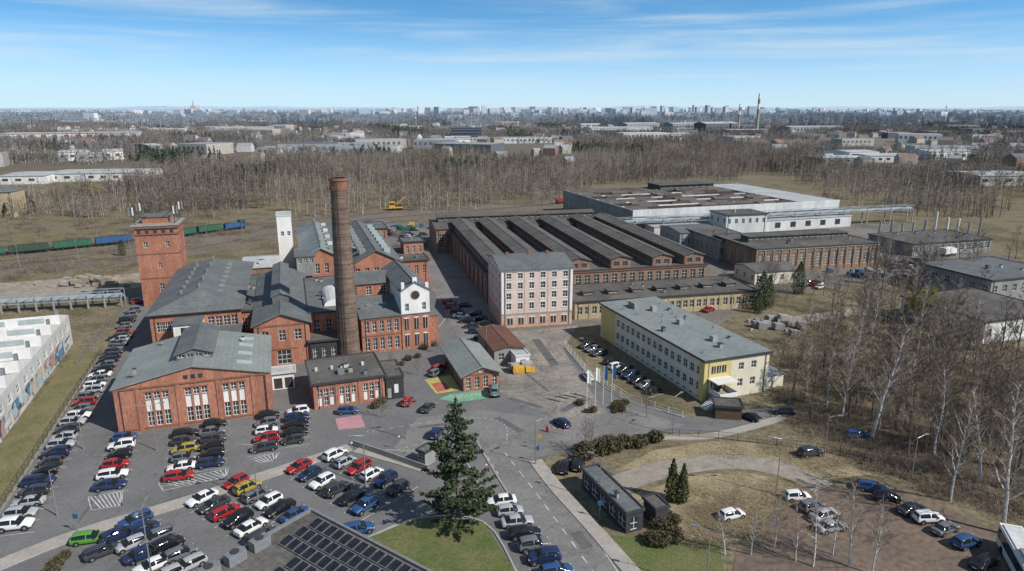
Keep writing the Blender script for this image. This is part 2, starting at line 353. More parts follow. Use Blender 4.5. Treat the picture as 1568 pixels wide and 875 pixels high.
for a,b,w in[((840,860),(800,790),1.2),((900,840),(880,815),1.6),((760,640),(800,662),1.4),((790,560),(840,600),.7),((640,655),(700,648),1.),((250,770),(380,730),.5),((120,800),(190,700),.4),((820,520),(850,560),2.),((560,720),(620,740),.5),((700,560),(730,520),.8),((860,630),(900,610),1.5),((780,610),(830,625),1.2)]:
    ribbon(mb,[G(*a),G(*b)],w,.052,patchm)
for i in range(34):
    p=G(U(120,900),U(590,870));pts=[(p.x+.33*math.cos(k*.785),p.y+.33*math.sin(k*.785),.055) for k in range(8)];mb.face(pts,patchm)
mb.obj('asphalt_repairs')
PINK=mat('paint_pink',(.5,.25,.28),(.4,.22,.24),s=.5);GRN=mat('paint_ground_green',(.20,.40,.26),(.13,.30,.19),s=.6,stain=.2);YLW=mat('paint_ground_yellow',(.48,.42,.15),s=.6);RDG=mat('paint_ground_red',(.45,.14,.10),s=.6)
sheet('painted_square',[(513,642),(552,636),(560,655),(518,659)],.06,PINK)
sheet('painted_plaza',[(690,604),(745,597),(752,610),(700,617),(672,612)],.065,GRN)
sheet('painted_plaza',[(650,582),(690,575),(705,598),(668,604)],.06,YLW)
sheet('painted_plaza',[(660,588),(680,585),(690,597),(670,601)],.07,RDG)
mk=MB()
def seg(a,b,w=.14,z=.062):
    a=Vector(a);b=Vector(b);ribbon(mk,[a,b],w,z,line)
c=smoothline(px([(925,900),(868,820),(815,748),(770,690)]),8)
for i in range(0,len(c)-1,2):seg(c[i],c[i+1],.16)
for P in ([(608,690),(690,668),(725,672),(765,730)],[(560,662),(640,650),(720,640),(772,650),(775,680)]):
    c=smoothline(px(P),12)
    for i in range(0,len(c)-1,2):seg(c[i],c[i+1],.12)
ribbon(mk,smoothline(px([(832,728),(895,802),(965,905)]),6),.14,.063,line)
def hatch(P,n):
    P=px(P)
    for i in range(4):seg(P[i],P[(i+1)%4],.12)
    for i in range(n):
        t=(i+.5)/n;a=P[0].lerp(P[1],t);b=P[3].lerp(P[2],min(1,t+.25));seg(a,b,.16)
hatch([(242,740),(350,718),(346,732),(250,752)],12);hatch([(135,762),(188,752),(186,775),(140,782)],8);hatch([(385,703),(428,693),(420,706),(400,710)],6)
a,b=G(690,607),G(742,601)
for i in range(8):
    p=a.lerp(b,i/7);ribbon(mk,[p,p+Vector((.9,-1.2,0)),p+Vector((1.5,.4,0))],.2,.075,line)
# ---------- cars ----------
cp=bpy.data.materials.new('car_paint');cp.use_nodes=True;n=cp.node_tree;oi=n.nodes.new('ShaderNodeObjectInfo');bb=n.nodes['Principled BSDF']
n.links.new(oi.outputs['Color'],bb.inputs['Base Color']);bb.inputs['Roughness'].default_value=.34;bb.inputs['Coat Weight'].default_value=.4;bb.inputs['Coat Roughness'].default_value=.08
cg=mat('car_glass',(.012,.015,.018),s=1,rough=.08,spec=.7);hub=mat('wheel_rim',(.35,.35,.36),s=3,rough=.35,metal=.6)
hl=mat('headlamp',(.7,.72,.74),s=3,rough=.2);tl=mat('tail_lamp',(.35,.01,.01),s=3,rough=.3);blk=mat('car_trim_black',(.02,.02,.02),s=3)
def carmesh(kind):
    T={'hatch':[(-2.0,.42,.70,.74,.76,.66),(-1.95,.28,.93,.99,.83,.70),(-1.68,.24,.97,1.36,.86,.60),(-1.15,.22,.96,1.46,.88,.58),(-.22,.2,.94,1.49,.89,.59),(-.12,.2,.94,1.49,.89,.59),(.35,.2,.93,1.42,.89,.59),(1.08,.2,.90,.96,.88,.70),(1.7,.23,.78,.84,.85,.62),(2.0,.32,.60,.66,.74,.5)],
     'sedan':[(-2.25,.42,.72,.78,.76,.66),(-2.2,.28,.88,.95,.83,.68),(-1.7,.24,.92,.99,.87,.70),(-1.05,.22,.93,1.38,.88,.56),(-.3,.2,.92,1.43,.89,.58),(-.2,.2,.92,1.43,.89,.58),(.4,.2,.91,1.36,.89,.57),(1.15,.2,.88,.93,.88,.70),(1.85,.23,.76,.82,.85,.62),(2.25,.32,.58,.64,.74,.5)],
     'estate':[(-2.25,.42,.75,.80,.78,.68),(-2.2,.28,.95,1.02,.85,.72),(-1.95,.24,.98,1.38,.87,.62),(-1.15,.22,.96,1.47,.89,.60),(-.22,.2,.94,1.49,.89,.60),(-.12,.2,.94,1.49,.89,.60),(.42,.2,.93,1.42,.89,.59),(1.15,.2,.90,.96,.88,.70),(1.85,.23,.78,.84,.85,.62),(2.22,.32,.60,.66,.74,.5)],
     'suv':[(-2.1,.5,.85,.9,.82,.72),(-2.05,.36,1.08,1.15,.88,.76),(-1.82,.32,1.1,1.55,.9,.66),(-1.15,.3,1.1,1.67,.92,.64),(-.22,.3,1.08,1.69,.93,.65),(-.12,.3,1.08,1.69,.93,.65),(.42,.3,1.07,1.6,.93,.64),(1.05,.3,1.05,1.12,.92,.76),(1.8,.33,.95,1.02,.9,.7),(2.15,.42,.75,.82,.8,.58)]}[kind]
    v=[];f=[];mi=[]
    for x,zb,be,tp,wb,wt in T:
        mid=(zb+be)/2
        v+=[(x,-wb*.92,zb),(x,-wb,mid),(x,-wb*.97,be),(x,-wt,tp),(x,0,tp+.03),(x,wt,tp),(x,wb*.97,be),(x,wb,mid),(x,wb*.92,zb)]
    n=9
    for i in range(len(T)-1):
        for j in range(n):
            k=(j+1)%n;f.append((i*n+j,i*n+k,(i+1)*n+k,(i+1)*n+j))
            m=0
            if j in(2,5) and i in(2,3,5,6):m=1
            if j in(3,4) and (i==6 or (i==1 and kind!='sedan') or (i==2 and kind=='sedan')):m=1
            if j==8:m=3
            mi.append(m)
    f.append(tuple(range(n))[::-1]);mi.append(0);f.append(tuple((len(T)-1)*n+i for i in range(n)));mi.append(0)
    me=bpy.data.meshes.new('t');me.from_pydata(v,[],[q[::-1] for q in f]);
    for m in(cp,cg,hub,blk,hl,tl,trk):me.materials.append(m)
    me.polygons.foreach_set('material_index',mi);me.update()
    o=inst('t',me);md=o.modifiers.new('s','SUBSURF');md.levels=1;md.render_levels=1
    at=me.attributes.new('crease_edge','FLOAT','EDGE')
    at.data.foreach_set('value',[.55]*len(me.edges))
    dg=bpy.context.evaluated_depsgraph_get();me2=bpy.data.meshes.new_from_object(o.evaluated_get(dg));bpy.data.objects.remove(o)
    b=MB();b.mt=[cp,cg,hub,blk,hl,tl,trk]
    b.v=[tuple(q.co) for q in me2.vertices];b.f=[tuple(p.vertices) for p in me2.polygons];b.m=[p.material_index for p in me2.polygons]
    ns=len(b.f);Lf=T[-1][0];Lr=T[0][0];r=.33 if kind!='suv' else .38
    for sx in(Lr*.62,Lf*.66):
        for sy in(-1,1):
            w=T[4][4]
            b.tube((sx,sy*(w-.01),r),(sx,sy*(w+.003),r),r*1.22,r*1.22,14,blk,True)
            b.tube((sx,sy*(w-.2),r),(sx,sy*(w+.02),r),r,r,14,trk,True)
            b.tube((sx,sy*(w),r),(sx,sy*(w+.03),r),r*.62,r*.58,10,hub,True)
    zf=T[-2][2];zr=T[1][2]
    for sy in(-1,1):
        y=sy*.62
        b.box(Lf-.24,Lf-.06,y-.15,y+.15,zf-.19,zf-.07,hl)
        b.box(Lr+.0,Lr+.12,y-.13,y+.13,zr-.16,zr+.02,tl)
        b.box(T[6][0]+.35,T[6][0]+.52,sy*(T[6][4]+.08)-.09,sy*(T[6][4]+.08)+.09,T[6][2]-.02,T[6][2]+.12,blk)
    b.box(Lf-.1,Lf+.01,-.45,.45,.36,.50,blk);b.box(Lr-.02,Lr+.05,-.27,.27,.50,.62,hl)
    m=b.obj('car_'+kind,link=False)
    sm=[i<ns for i in range(len(m.polygons))];m.polygons.foreach_set('use_smooth',sm)
    return m
CM={k:carmesh(k) for k in('hatch','sedan','estate','suv')}
COL=[(.012,.012,.014)]*6+[(.045,.047,.052)]*6+[(.14,.145,.155)]*6+[(.38,.39,.40)]*5+[(.75,.75,.74)]*6+[(.02,.035,.10)]*3+[(.03,.09,.20)]*1+[(.33,.02,.022)]*2+[(.10,.03,.03),(.26,.22,.14),(.06,.09,.08)]
def car(p,ang,col=None,kind=None):
    k=kind or random.choice(['hatch','hatch','sedan','estate','suv'])
    o=inst('parked_car',CM[k],(p[0],p[1],.05),ang,sc=U(.92,1.0))
    c=col or random.choice(COL);o.color=(*c,1);return o
def rowcars(a,b,n,head,miss=0,lines=True,cols=None):
    A=G(*a);Bq=G(*b);h=math.radians(head);d=Vector((math.cos(h),math.sin(h),0))
    for i in range(n):
        t=i/(n-1);p=A.lerp(Bq,t)
        if R()>=miss:
            q=p+d*U(-.25,.25);car(q,h+U(-.035,.035)+(math.pi if R()<.4 else 0),cols[i] if cols and i<len(cols) else None)
    if lines:
        s=(Bq-A)/(n-1)
        for i in range(n+1):
            p=A+s*(i-.5);seg(p-d*2.6,p+d*2.6,.11)
W_=(.75,.75,.74);K_=(.012,.012,.014);RD=(.36,.018,.02);BL=(.025,.075,.20);SV=(.38,.39,.4);GY=(.045,.047,.052);YG=(.36,.28,.05);GRc=(.09,.30,.04);MG=(.14,.145,.155);NV=(.015,.03,.09)
rowcars((24,810),(192,512),30,14,.04,cols=[W_,SV,SV,GY,NV,K_,GY,NV,SV,SV,GY,SV,W_])
rowcars((190,674),(169,748),6,19,cols=[BL,W_,K_,RD,W_,NV])
rowcars((286,668),(276,734),6,19,cols=[K_,GY,YG,MG,W_,RD]);rowcars((329,654),(321,714),6,19,cols=[K_,MG,GY,K_,K_,NV])
rowcars((412,640),(405,690),5,19,cols=[K_,MG,W_,RD,GY]);rowcars((455,634),(451,678),5,19,cols=[W_,NV,K_,K_,GY])
rowcars((456,720),(560,780),6,53,cols=[RD,NV,W_,GY,K_,BL]);rowcars((512,702),(610,752),6,53,cols=[W_,SV,RD,W_,NV,GY])
rowcars((310,768),(404,826),6,53,cols=[W_,GY,RD,K_,W_,GY]);rowcars((360,744),(450,794),6,53,cols=[RD,YG,MG,W_,K_,BL])
rowcars((208,802),(292,870),6,45,cols=[BL,NV,MG,K_,MG,SV]);rowcars((184,824),(256,888),5,45,lines=False,cols=[NV,SV,NV,W_,SV])
car(G(138,830),math.radians(15),GRc,'estate');car(G(158,850),math.radians(42),GY,'estate')
rowcars((768,772),(850,880),7,12,cols=[W_,SV,SV,K_,MG,NV,BL,W_])
for c in [((1120,793),20,W_),((1220,765),5,W_),((1242,780),25,MG),((1262,794),25,SV),((1272,812),15,SV),((1335,752),-20,BL),((1357,766),-5,K_),((1395,785),20,GY),((1420,799),5,W_),((1446,815),25,MG),((1478,836),20,BL),((1240,698),15,GY),((1312,670),5,BL),((864,719),75,K_),((885,716),70,K_),((860,652),120,NV),((668,668),75,NV),((655,628),70,GY),((625,619),70,RD),((900,580),100,W_),((533,633),10,BL),((1147,642),130,K_),((1200,634),160,GY),((672,567),60,RD),((668,574),60,MG),((1085,477),40,RD),((1073,473),40,RD),((548,816),20,BL),((1505,867),30,K_)]:
    car(G(*c[0]),math.radians(c[1]),c[2])
rowcars((688,466),(738,520),8,-5,.0,cols=[RD,RD,K_,W_,K_,GY,NV,K_]);rowcars((712,470),(760,515),7,-5,.2)
rowcars((900,532),(1000,602),11,30,.05,cols=[K_,MG,GY,SV,K_,W_,K_,NV,K_,MG,K_])
rowcars((180,520),(212,465),8,25,.3,lines=False)
for i in range(16):car(G(U(590,650),U(350,372)),U(0,3))
for i in range(10):car(G(U(1360,1400),U(398,414)),U(0,3))
for i in range(6):car(G(U(1215,1270),U(430,446)),U(0,3))
mk.obj('parking_markings')
# ---------- buildings ----------
def exA(mb,W,D,h):
    shell(mb,W/2-3,W/2+3,5,D-.5,h+1,h+3.4,roofd,row(6,4,1.1,h+2.65,h+3.3,.3));roof_gy(mb,W/2-3,W/2+3,5,D-.5,h+3.4,1.0,.4,roofd,roofd)
    k=2.7/(W/2)
    for y in(3,8,13,17):
        for x0 in(W*.78,):
            z=h+2.7-(x0-W/2)*k+.26;z1=h+2.7-(x0+2.6-W/2)*k+.26
            mb.slab([(x0,y,z+.1),(x0+2.6,y,z1+.1),(x0+2.6,y+1.4,z1+.1),(x0,y+1.4,z+.1)],.2,skyl)
    for x in(0,W*.13,W*.38,W*.64,W*.87,W-.7):mb.box(x,x+.7,-.15,0,-.2,h-.02,brick)
    mb.box(-.1,W+.1,-.2,0,h-.35,h-.06,brickd);mb.box(-.1,W+.1,-.1,0,.3,.6,brickd)
    for i in range(3):
        c=W*(.26,.51,.755)[i]
        for s in(-1.35,0,1.35):mb.box(c+s-.65,c+s+.65,-.07,0,7.05,7.3,brickd)
    for a in(-1.2,0,1.2):mb.box(W/2+a-.35,W/2+a+.35,-.04,0,h+.45,h+1.2,glass)
def wA(W):
    L=[]
    for c in(.26,.51,.755):
        for s in(-1.35,0,1.35):
            x=W*c+s;L+=[(x-.5,x+.5,.7,3.4),(x-.5,x+.5,3.45,5.7,white),(x-.5,x+.5,5.75,7.0)]
    return L
B('brick_factory_hall',(183,665),(418,634),0,8.3,21,'gy',2.7,brick,roofg,wA,row(21,5,1.2,2,6),row(21,5,1.2,2,6),extra=exA,nv=4)
def exB1(mb,W,D,h):
    mb.box(-.1,W+.1,-.12,0,h-.9,h-.5,brickd)
    mb.box(5.5,11,-6,0,-.2,h-1.2,white);mb.box(5.2,11.3,-6.3,.0,h-1.19,h-.95,roofd)
    mb.box(7,8,-6.04,-6,h-3.4,h-1.8,glass)
    mb.box(11,W,-7,0,-.2,h-4,brick);mb.box(10.8,W+.2,-7.2,-.01,h-3.99,h-3.7,roofd)
    for i in range(7):
        y=9+i*5;mb.box(W*.7,W*.7+1.3,y,y+1.8,h+1.2,h+2.2,roofg);mb.box(W*.28,W*.28+.6,y,y+.6,h+1.6,h+3,metal)
    for i in range(5):mb.tube((W*.5,10+i*8,h+2.8),(W*.5,10+i*8,h+4.2),.25,.25,8,metal,True)
B('brick_workshop',(228,483),(368,472),10.5,10.5,50,'hip',3.4,brick,roofd,lambda W:row(W,3,1.4,6.3,8.6,1.2,b=6)+row(W,4,1.4,6.7,9,.8,a=11),row(50,12,1.4,6,9),row(50,12,1.4,6,9)+row(50,12,1.4,2,4.5),ang=17.5,ov=.7,extra=exB1)
def exT(mb,W,D,h):
    mb.box(-.3,W+.3,-.3,D+.3,h-2.4,h-2.0,brickd);mb.box(-.45,W+.45,-.45,D+.45,h-.6,h+.1,brickd);mb.box(-.6,W+.6,-.6,D+.6,h+.1,h+.5,conc)
    mb.box(2,W-2,2,D-2,h+.5,h+2.2,brick);mb.box(1.7,W-1.7,1.7,D-1.7,h+2.2,h+2.5,roofd)
    for i in range(5):
        x=1+i*(W-2.7)/4;mb.box(x,x+.7,-.31,-.2,h-1.9,h-.7,glass)
    for z in(8,15):mb.box(-.1,W+.1,-.1,D+.1,z,z+.3,brickd)
    for x in(.5,W-.5):
        sx=-1 if x<W/2 else 1
        for y in(.5,D-.5):
            mb.tube((x,y,h+.5),(x,y,h+5.6),.12,.12,6,metald)
            mb.tube((x+sx*.9,y,h+2.6),(x+sx*.9,y,h+5.4),.08,.08,6,metald)
            for zz in(h+2.9,h+5):mb.tube((x,y,zz),(x+sx*.9,y,zz),.05,.05,4,metald)
            for k in(0,1):
                xx=x+sx*(.9*k+.15);mb.box(xx-.16,xx+.16,y-.5,y-.3,h+3.2,h+5.4,(white,metal)[k])
            mb.tube((x,y,h+4.5),(x-sx*3,y+(1 if y<D/2 else -1),h+2.4),.07,.07,4,metald)
    for z in(h+1.2,h+1.8):
        for a,b in(((0,0),(W,0)),((W,0),(W,D)),((W,D),(0,D)),((0,D),(0,0))):mb.tube((*a,z),(*b,z),.05,.05,4,metald)
B('brick_water_tower',(221,470),None,0,23,10.5,'none',0,brick,roofd,[(2,3,17,18.6),(5,6,11,12.5),(7.6,8.6,17,18.6),(4.7,5.9,4,6.5)],[(3,4,17,18.6),(7,8,11,12.5)],[(5,6,14,15.5)],ang=17,W=11,extra=exT)
def exB2(mb,W,D,h):
    shell(mb,W/2-1.8,W/2+1.8,10,D-4,h+1.4,h+3.6,roofd,(),row(D-14,12,2.2,h+2.7,h+3.4,.5));roof_gy(mb,W/2-1.8,W/2+1.8,10,D-4,h+3.6,.7,.3,roofd,roofd)
    mb.box(-.1,W+.1,-.12,0,h-.5,h-.1,brickd);mb.box(W/2-3,W/2+3,-.1,0,3.6,3.9,brickd)
B('brick_gable_workshop',(388,500),(473,494),9.5,9.5,48,'gy',2.3,brick,roofd,[(1.5,2.9,5.6,8),(5,6.4,5.6,8),(8.3,9.7,5.6,8),(4.3,7.2,.2,3.4)],row(48,10,1.3,5,8),ang=18,ov=.6,extra=exB2)
B('brick_link_block',(366,478),(392,476),9,9,36,'flat',0,brick,roofd,lambda W:row(W,2,1.1,5,7.4,.5),ang=18,nv=6)
def exB3(mb,W,D,h):
    n=8
    for i in range(n):
        a0=math.pi*i/n;a1=math.pi*(i+1)/n;c=W*.55;r=2.6
        mb.face([(c-math.cos(a0)*r,4,h+.3+math.sin(a0)*1.6),(c-math.cos(a1)*r,4,h+.3+math.sin(a1)*1.6),(c-math.cos(a1)*r,18,h+.3+math.sin(a1)*1.6),(c-math.cos(a0)*r,18,h+.3+math.sin(a0)*1.6)][::-1],offw)
        mb.face([(c,4,h+.3),(c-math.cos(a1)*r,4,h+.3+math.sin(a1)*1.6),(c-math.cos(a0)*r,4,h+.3+math.sin(a0)*1.6)],white)
B('brick_engine_house',(474,481),(549,474),9.5,9.5,34,'flat',0,brick,roofd,lambda W:row(W,4,1.3,5,8,.8),ang=18,extra=exB3,nv=5)
B('black_pavilion',(477,556),(519,551),0,4.8,8,'flat',0,dark,roofk,lambda W:row(W,3,1,.5,3.4,.5),ang=18)
B('entrance_canopy',(418,598),(452,594),0,3.4,3,'flat',0,white,roofl,lambda W:row(W,2,1.6,.1,2.4,.3,mt=dark),ang=19)
def exB4(mb,W,D,h):
    x0=9.2;x1=W+.3
    shell(mb,x0,x1,-.35,24,h-.02,h+5.6,white,[(.9,1.8,h+.8,h+2.6),(x1-x0-1.8,x1-x0-.9,h+.8,h+2.6)],row(24,7,1.,h+2,h+4,1),(),row(24,7,1,h+2,h+4,1))
    roof_gy(mb,x0,x1,-.35,24,h+5.6,2.,.35,roofd,white)
    c=(x0+x1)/2;mb.tube((c,-.3,h+4.5),(c,-.42,h+4.5),.85,.85,16,glass,True);mb.tube((c,-.3,h+4.5),(c,-.40,h+4.5),1.1,1.1,16,brickd,True)
    mb.box(x0+.2,x0+.9,-.4,.3,h+5.4,h+7.6,white);mb.box(x1-.9,x1-.2,-.4,.3,h+5.4,h+7.2,white);mb.box(c-.5,c+.5,-.42,.3,h+7.2,h+8.6,white)
    mb.box(x0,x1,-.25,0,-.2,h-.03,brick)
    for x in(x0+.7,c-.35,x1-1.6):
        mb.box(x,x+.9,-.33,-.25,4.9,7.6,glass);mb.box(x,x+.9,-.33,-.25,.8,3.6,glass);mb.box(x-.1,x+1,-.31,-.25,7.6,7.85,white);mb.box(x-.1,x+1,-.31,-.25,3.6,3.85,white)
        mb.box(x+.42,x+.48,-.35,-.33,4.9,7.6,white);mb.box(x+.42,x+.48,-.35,-.33,.8,3.6,white)
    mb.box(-.1,x0,-.15,0,h-.6,h-.1,brickd);mb.box(-.1,x0,-.1,0,4.1,4.35,brickd)
    mb.box(x1,x1+2.5,2,20,-.2,7,brick);mb.box(x1,x1+2.7,1.8,20.2,7,7.3,roofd)
    shell(mb,-1,x0-.1,14,26,h-.5,h+4.6,brick,row(10,3,1.3,h+1.6,h+3.8,.8));roof_gx(mb,-1,x0-.1,14,26,h+4.6,1.4,.5,roofd,brick)
    for x in(2,5.5):mb.box(x,x+1.2,5,7,h+.6,h+1.6,roofg)
B('brick_main_office',(556,543),None,0,8.6,20,'gx',2.2,brick,roofd,row(9.2,5,1.,4.9,7.7,.7)+row(9.2,5,1.,.7,3.6,.7),row(20,4,1,5,7.6),row(20,4,1,5,7.6),ang=20,W=15.6,extra=exB4)
def exH(mb,W,D,h):
    for i in range(8):
        y=3+i*6;mb.box(W*.72,W*.72+1.4,y,y+2,h+1,h+2.9,offw if i%2 else roofg);mb.tube((W*.5,y,h+3.4),(W*.5,y,h+5),.3,.3,8,metal,True)
    shell(mb,-1.5,3.5,-4,4,h-4,h+1.6,greyw,row(5,3,1,h-.2,h+1.1,.4),(),(),row(8,4,1,h-.2,h+1.1,.4));mb.box(-1.8,3.8,-4.3,4.3,h+1.6,h+1.85,roofd)
B('porcelain_hall',(462,398),(520,392),12.5,12.5,52,'gy',3,brick,roofg,lambda W:row(W,4,1.2,8,11,1),row(52,12,1.2,8,11),row(52,12,1.2,8,11),ang=18,ov=.6,extra=exH)
B('porcelain_hall',(538,405),(602,394),12,12,56,'gy',3.6,brick,roofd,lambda W:row(W,5,1.3,8,10.6,1)+row(W,5,1.3,3.5,6.5,1),row(56,14,1.3,8,11),ang=18,ov=.6,extra=lambda mb,W,D,h:[mb.box(W*.7,W*.7+1.8,y,y+2.2,h+1.4,h+3.2,skyl) for y in range(4,52,6)]+[mb.box(W*.2,W*.2+1.8,y,y+2.2,h+1.4,h+3.2,roofg) for y in range(4,52,6)])
B('kiln_hall',(512,385),(545,382),13.5,13.5,50,'gy',2,greyw,roofg,lambda W:row(W,3,1,10,12,1),ang=18)
B('white_tower_block',(431,425),None,0,20.5,9,'flat',0,white,roofl,[(1,2,14,15.5),(3,4,14,15.5)],[(3,4.2,12,15)],[(2,3.2,12,15),(5,6.2,12,15)],ang=18,W=4.6,ov=.1)
B('brick_stair_tower',(618,372),(646,369),13,13,7,'flat',0,brick,roofd,lambda W:row(W,3,.9,9.5,11.8,.7),[],row(7,2,.9,9.5,11.8,.7),ang=18,nv=1)
B('brick_rear_block',(560,352),(592,350),13,13,14,'flat',0,brick,roofd,lambda W:row(W,4,1,9.5,12,.7),ang=18,nv=2)
B('brick_side_block',(606,402),(655,398),9,9,24,'flat',0,brick,roofk,lambda W:row(W,4,1.1,5,7.6,.7),row(24,6,1.1,5,7.6,.7),ang=18,nv=4)
B('grey_roof_annex',(372,412),(428,408),7,7,18,'gx',1.5,brick2,roofl,ang=18,nv=3)
def exC(mb,W,D,h):
    for x in(0,W*.3,W*.62,W-.5):mb.box(x,x+.5,-.12,0,-.2,h-.02,brick)
    for i in range(4):mb.box(1+i*3,1.5+i*3,D*.5,D*.5+.5,h+.25,h+.9,offw)
    mb.box(5,6.2,3,4.5,h+.25,h+1.1,metal)
B('brick_reception_building',(482,628),(590,612),0,4.9,13,'flat',0,brick,roofk,lambda W:[w for c in(.17,.47,.81) for s in(-1,0,1) for w in((W*c+s*1.1-.42,W*c+s*1.1+.42,.5,2.3,white if s else glass),(W*c+s*1.1-.42,W*c+s*1.1+.42,2.4,3.9))],row(13,4,1,1,3.5),row(13,4,1,1,3.5),extra=exC,nv=4)
B('black_showroom',(592,613),(619,609),0,4.4,9,'flat',0,dark,roofk,[(.3,1.2,.3,2.5,conc),(1.6,2.6,1.2,3.2,white)],[],ang=19,ov=.1)
def exD(mb,W,D,h):
    mb.box(-.05,W+.05,-.08,0,h-.3,h-.05,brickd);mb.box(W/2-.5,W/2+.5,-.03,0,h+.2,h+.8,white)
B('brick_gatehouse',(710,600),(765,594),0,3.5,17,'gy',1.5,brick,roofg,lambda W:row(W,4,.95,.4,2.8,.5),row(17,4,1.2,1,2.8),row(17,5,1.2,1,2.8),ang=18,ov=.8,extra=exD)
B('rust_roof_shed',(757,536),(800,531),3.6,3.6,15,'gy',.6,greyw,rust,lambda W:row(W,2,1.2,1,2.6),ang=17,ov=.5)
B('white_cabin',(790,566),(811,564),0,2.8,4,'flat',0,white,roofl,lambda W:row(W,1,1.2,1,2.1),ang=17,ov=.1)
def exF(mb,W,D,h):
    mb.box(-.12,W+.12,-.12,D+.12,3.5,3.8,conc);mb.box(-.2,W+.2,-.2,D+.2,h-.5,h-.1,white)
    for x in(0,W-.6):mb.box(x,x+.6,-.1,0,3.8,h-.5,white)
    for x in(W*.33,W*.66):mb.box(x-.2,x+.2,-.08,0,3.8,h-.5,pinkw)
    mb.box(-.03,W+.03,-.05,0,-.2,3.5,pinkb);mb.box(-.05,0,0,D,-.2,3.5,pinkb)
    for i in range(6):
        x=1.6+i*(W-4.4)/5;mb.box(x,x+1.3,-.12,-.05,.9,2.6,glass);mb.box(x-.15,x+1.45,-.1,-.05,2.6,2.85,white);mb.box(x+.6,x+.7,-.14,-.12,.9,2.6,white)
        mb.box(x-.15,x+1.45,-.1,-.05,.7,.9,brick)
    for x in(3,9,14):mb.box(x,x+.8,D*.5-.4,D*.5+.4,h+1,h+2.6,brickd)
rowsF=[(4.8,6.5),(7.5,9.2),(10.2,11.9),(12.9,14.4)]
B('pink_granary_building',(768,503),None,0,15.3,19,'gx',1.7,pinkw,roofd,[w for z in rowsF for w in row(18.8,6,1.25,*z,1.3)],[w for z in rowsF for w in row(19,5,1.3,*z,1.2)],[w for z in rowsF for w in row(19,4,1.4,*z,1.6)],ang=12,W=18.8,ov=.5,extra=exF,sill=white)
def exG0(mb,W,D,h):
    for i in range(7):
        x=4+i*7.2;shell(mb,x,x+3.2,5,8,h+.1,h+1.3,roofk,[(.3,2.9,h+.7,h+1.2)]);mb.box(x-.2,x+3.4,4.8,8.2,h+1.3,h+1.45,roofk)
    for i in range(14):mb.box(i*W/14,i*W/14+.4,-.1,0,-.2,h-.05,ochre)
B('ochre_low_workshop',(880,490),(1156,470),0,4.7,17,'flat',0,ochre,roofk,lambda W:row(W,26,1.3,1.3,3.4,.8),row(17,5,1.3,1.3,3.4),ang=13,extra=exG0,nv=6)
def exG(mb,W,D,h):
    for k,c in enumerate((4.5,15.5,28,41,54.5,65)):
        if c>W-3:c=W-3.5
        wd=3.2;shell(mb,c-wd,c+wd,1.,D-3,h+.1,h+3.1,brick2,row(2*wd,2,1.6,h+.9,h+2.2,1),row(D-4,34,1.9,h+1.2,h+2.8,.4),(),row(D-4,34,1.9,h+1.2,h+2.8,.4),fr=metal)
        roof_gy(mb,c-wd,c+wd,1.,D-3,h+3.1,.9,.5,roofk,brick2)
        mb.box(c-wd,c-wd+.6,.9,1,h+.2,h+3,brickd)
    for i in range(11):mb.box(-.25,0,i*D/11,i*D/11+.9,-.2,h-.1,brickd)
    mb.box(-.3,W+.3,-.3,D+.3,h-.35,h-.02,brickd)
B('factory_hall_with_monitors',(747,424),(1076,403),8,8,86,'flat',0,brick2,roofk,lambda W:row(W,24,1.6,3,6.8,.8),row(86,24,1.8,2,6.8,1),row(86,24,2.2,1.6,6.8,1),ang=13,ov=.3,extra=exG,nv=14)
def exGb(mb,W,D,h):
    shell(mb,2,W-2,D/2-3,D/2+3,h,h+3.2,roofk,row(W-4,26,1.6,h+2,h+3,.4));roof_gx(mb,2,W-2,D/2-3,D/2+3,h+3.2,.7,.4,roofb,roofk)
B('brick_rail_workshop',(668,352),(905,334),9,9,26,'gx',1.2,brick2,roofb,lambda W:row(W,22,1.9,2,7,1),[],row(26,7,1.8,2,7,1),ang=13,extra=exGb)
def exWh(mb,W,D,h):
    x1=W*.80
    mb.box(.3,W-.3,.3,D-.3,h-3.4,h-3.2,roofb)
    nn=18
    for i in range(nn):
        y=2+i*(D-4)/(nn-1);mb.box(.5,x1,y-.22,y+.22,h-.9,h+.05,rusty if i%3 else offw)
        if i<nn-1:
            for j in range(9):
                if R()<.42:
                    x=1+j*(x1-2)/9;mb.slab([(x,y+.3,h-.2),(x+(x1-2)/9-.6,y+.3,h-.2),(x+(x1-2)/9-.6,y+(D-4)/(nn-1)-.3,h+.9),(x,y+(D-4)/(nn-1)-.3,h+.9)],.1,random.choice([roofb,rusty,roofk,roofk]))
    for j in range(12):
        x=1+j*(x1-1)/11;mb.box(x-.2,x+.2,.3,D-.3,h-1.1,h-.92,rusty)
    mb.box(x1,W+.3,-.3,D+.3,h-.1,h+.35,roofl)
    mb.box(-.3,x1,D-14,D+.3,h-.1,h+.4,roofk)
    mb.box(0,W,-.4,.2,h-3.6,h+.6,offw);mb.box(-.4,.2,.2,D,h-.4,h+.6,greyw)
    mb.box(6,W,-9,-.4,-.2,5,offw);mb.box(5.7,W+.3,-9.3,-.41,5,5.3,roofl)
    for i in range(12):mb.box(9+i*8.5,12+i*8.5,-9.06,-9,1.5,4,glass)
    shell(mb,W*.45,W*.75,D-16,D-2,h,h+3,roofk,row(W*.3,8,2.5,h+1.4,h+2.6));mb.box(W*.44,W*.76,D-17,D-1,h+3,h+3.3,roofk)
B('derelict_warehouse',(967,362),None,0,11,80,'none',0,greyw,roofk,row(112,26,3,1,4,.6),row(80,18,3,5,8,.6),row(80,18,3.2,5.6,8.2,.6)+row(80,18,3.2,1,3.6,.6),ang=18,W=112,extra=exWh)
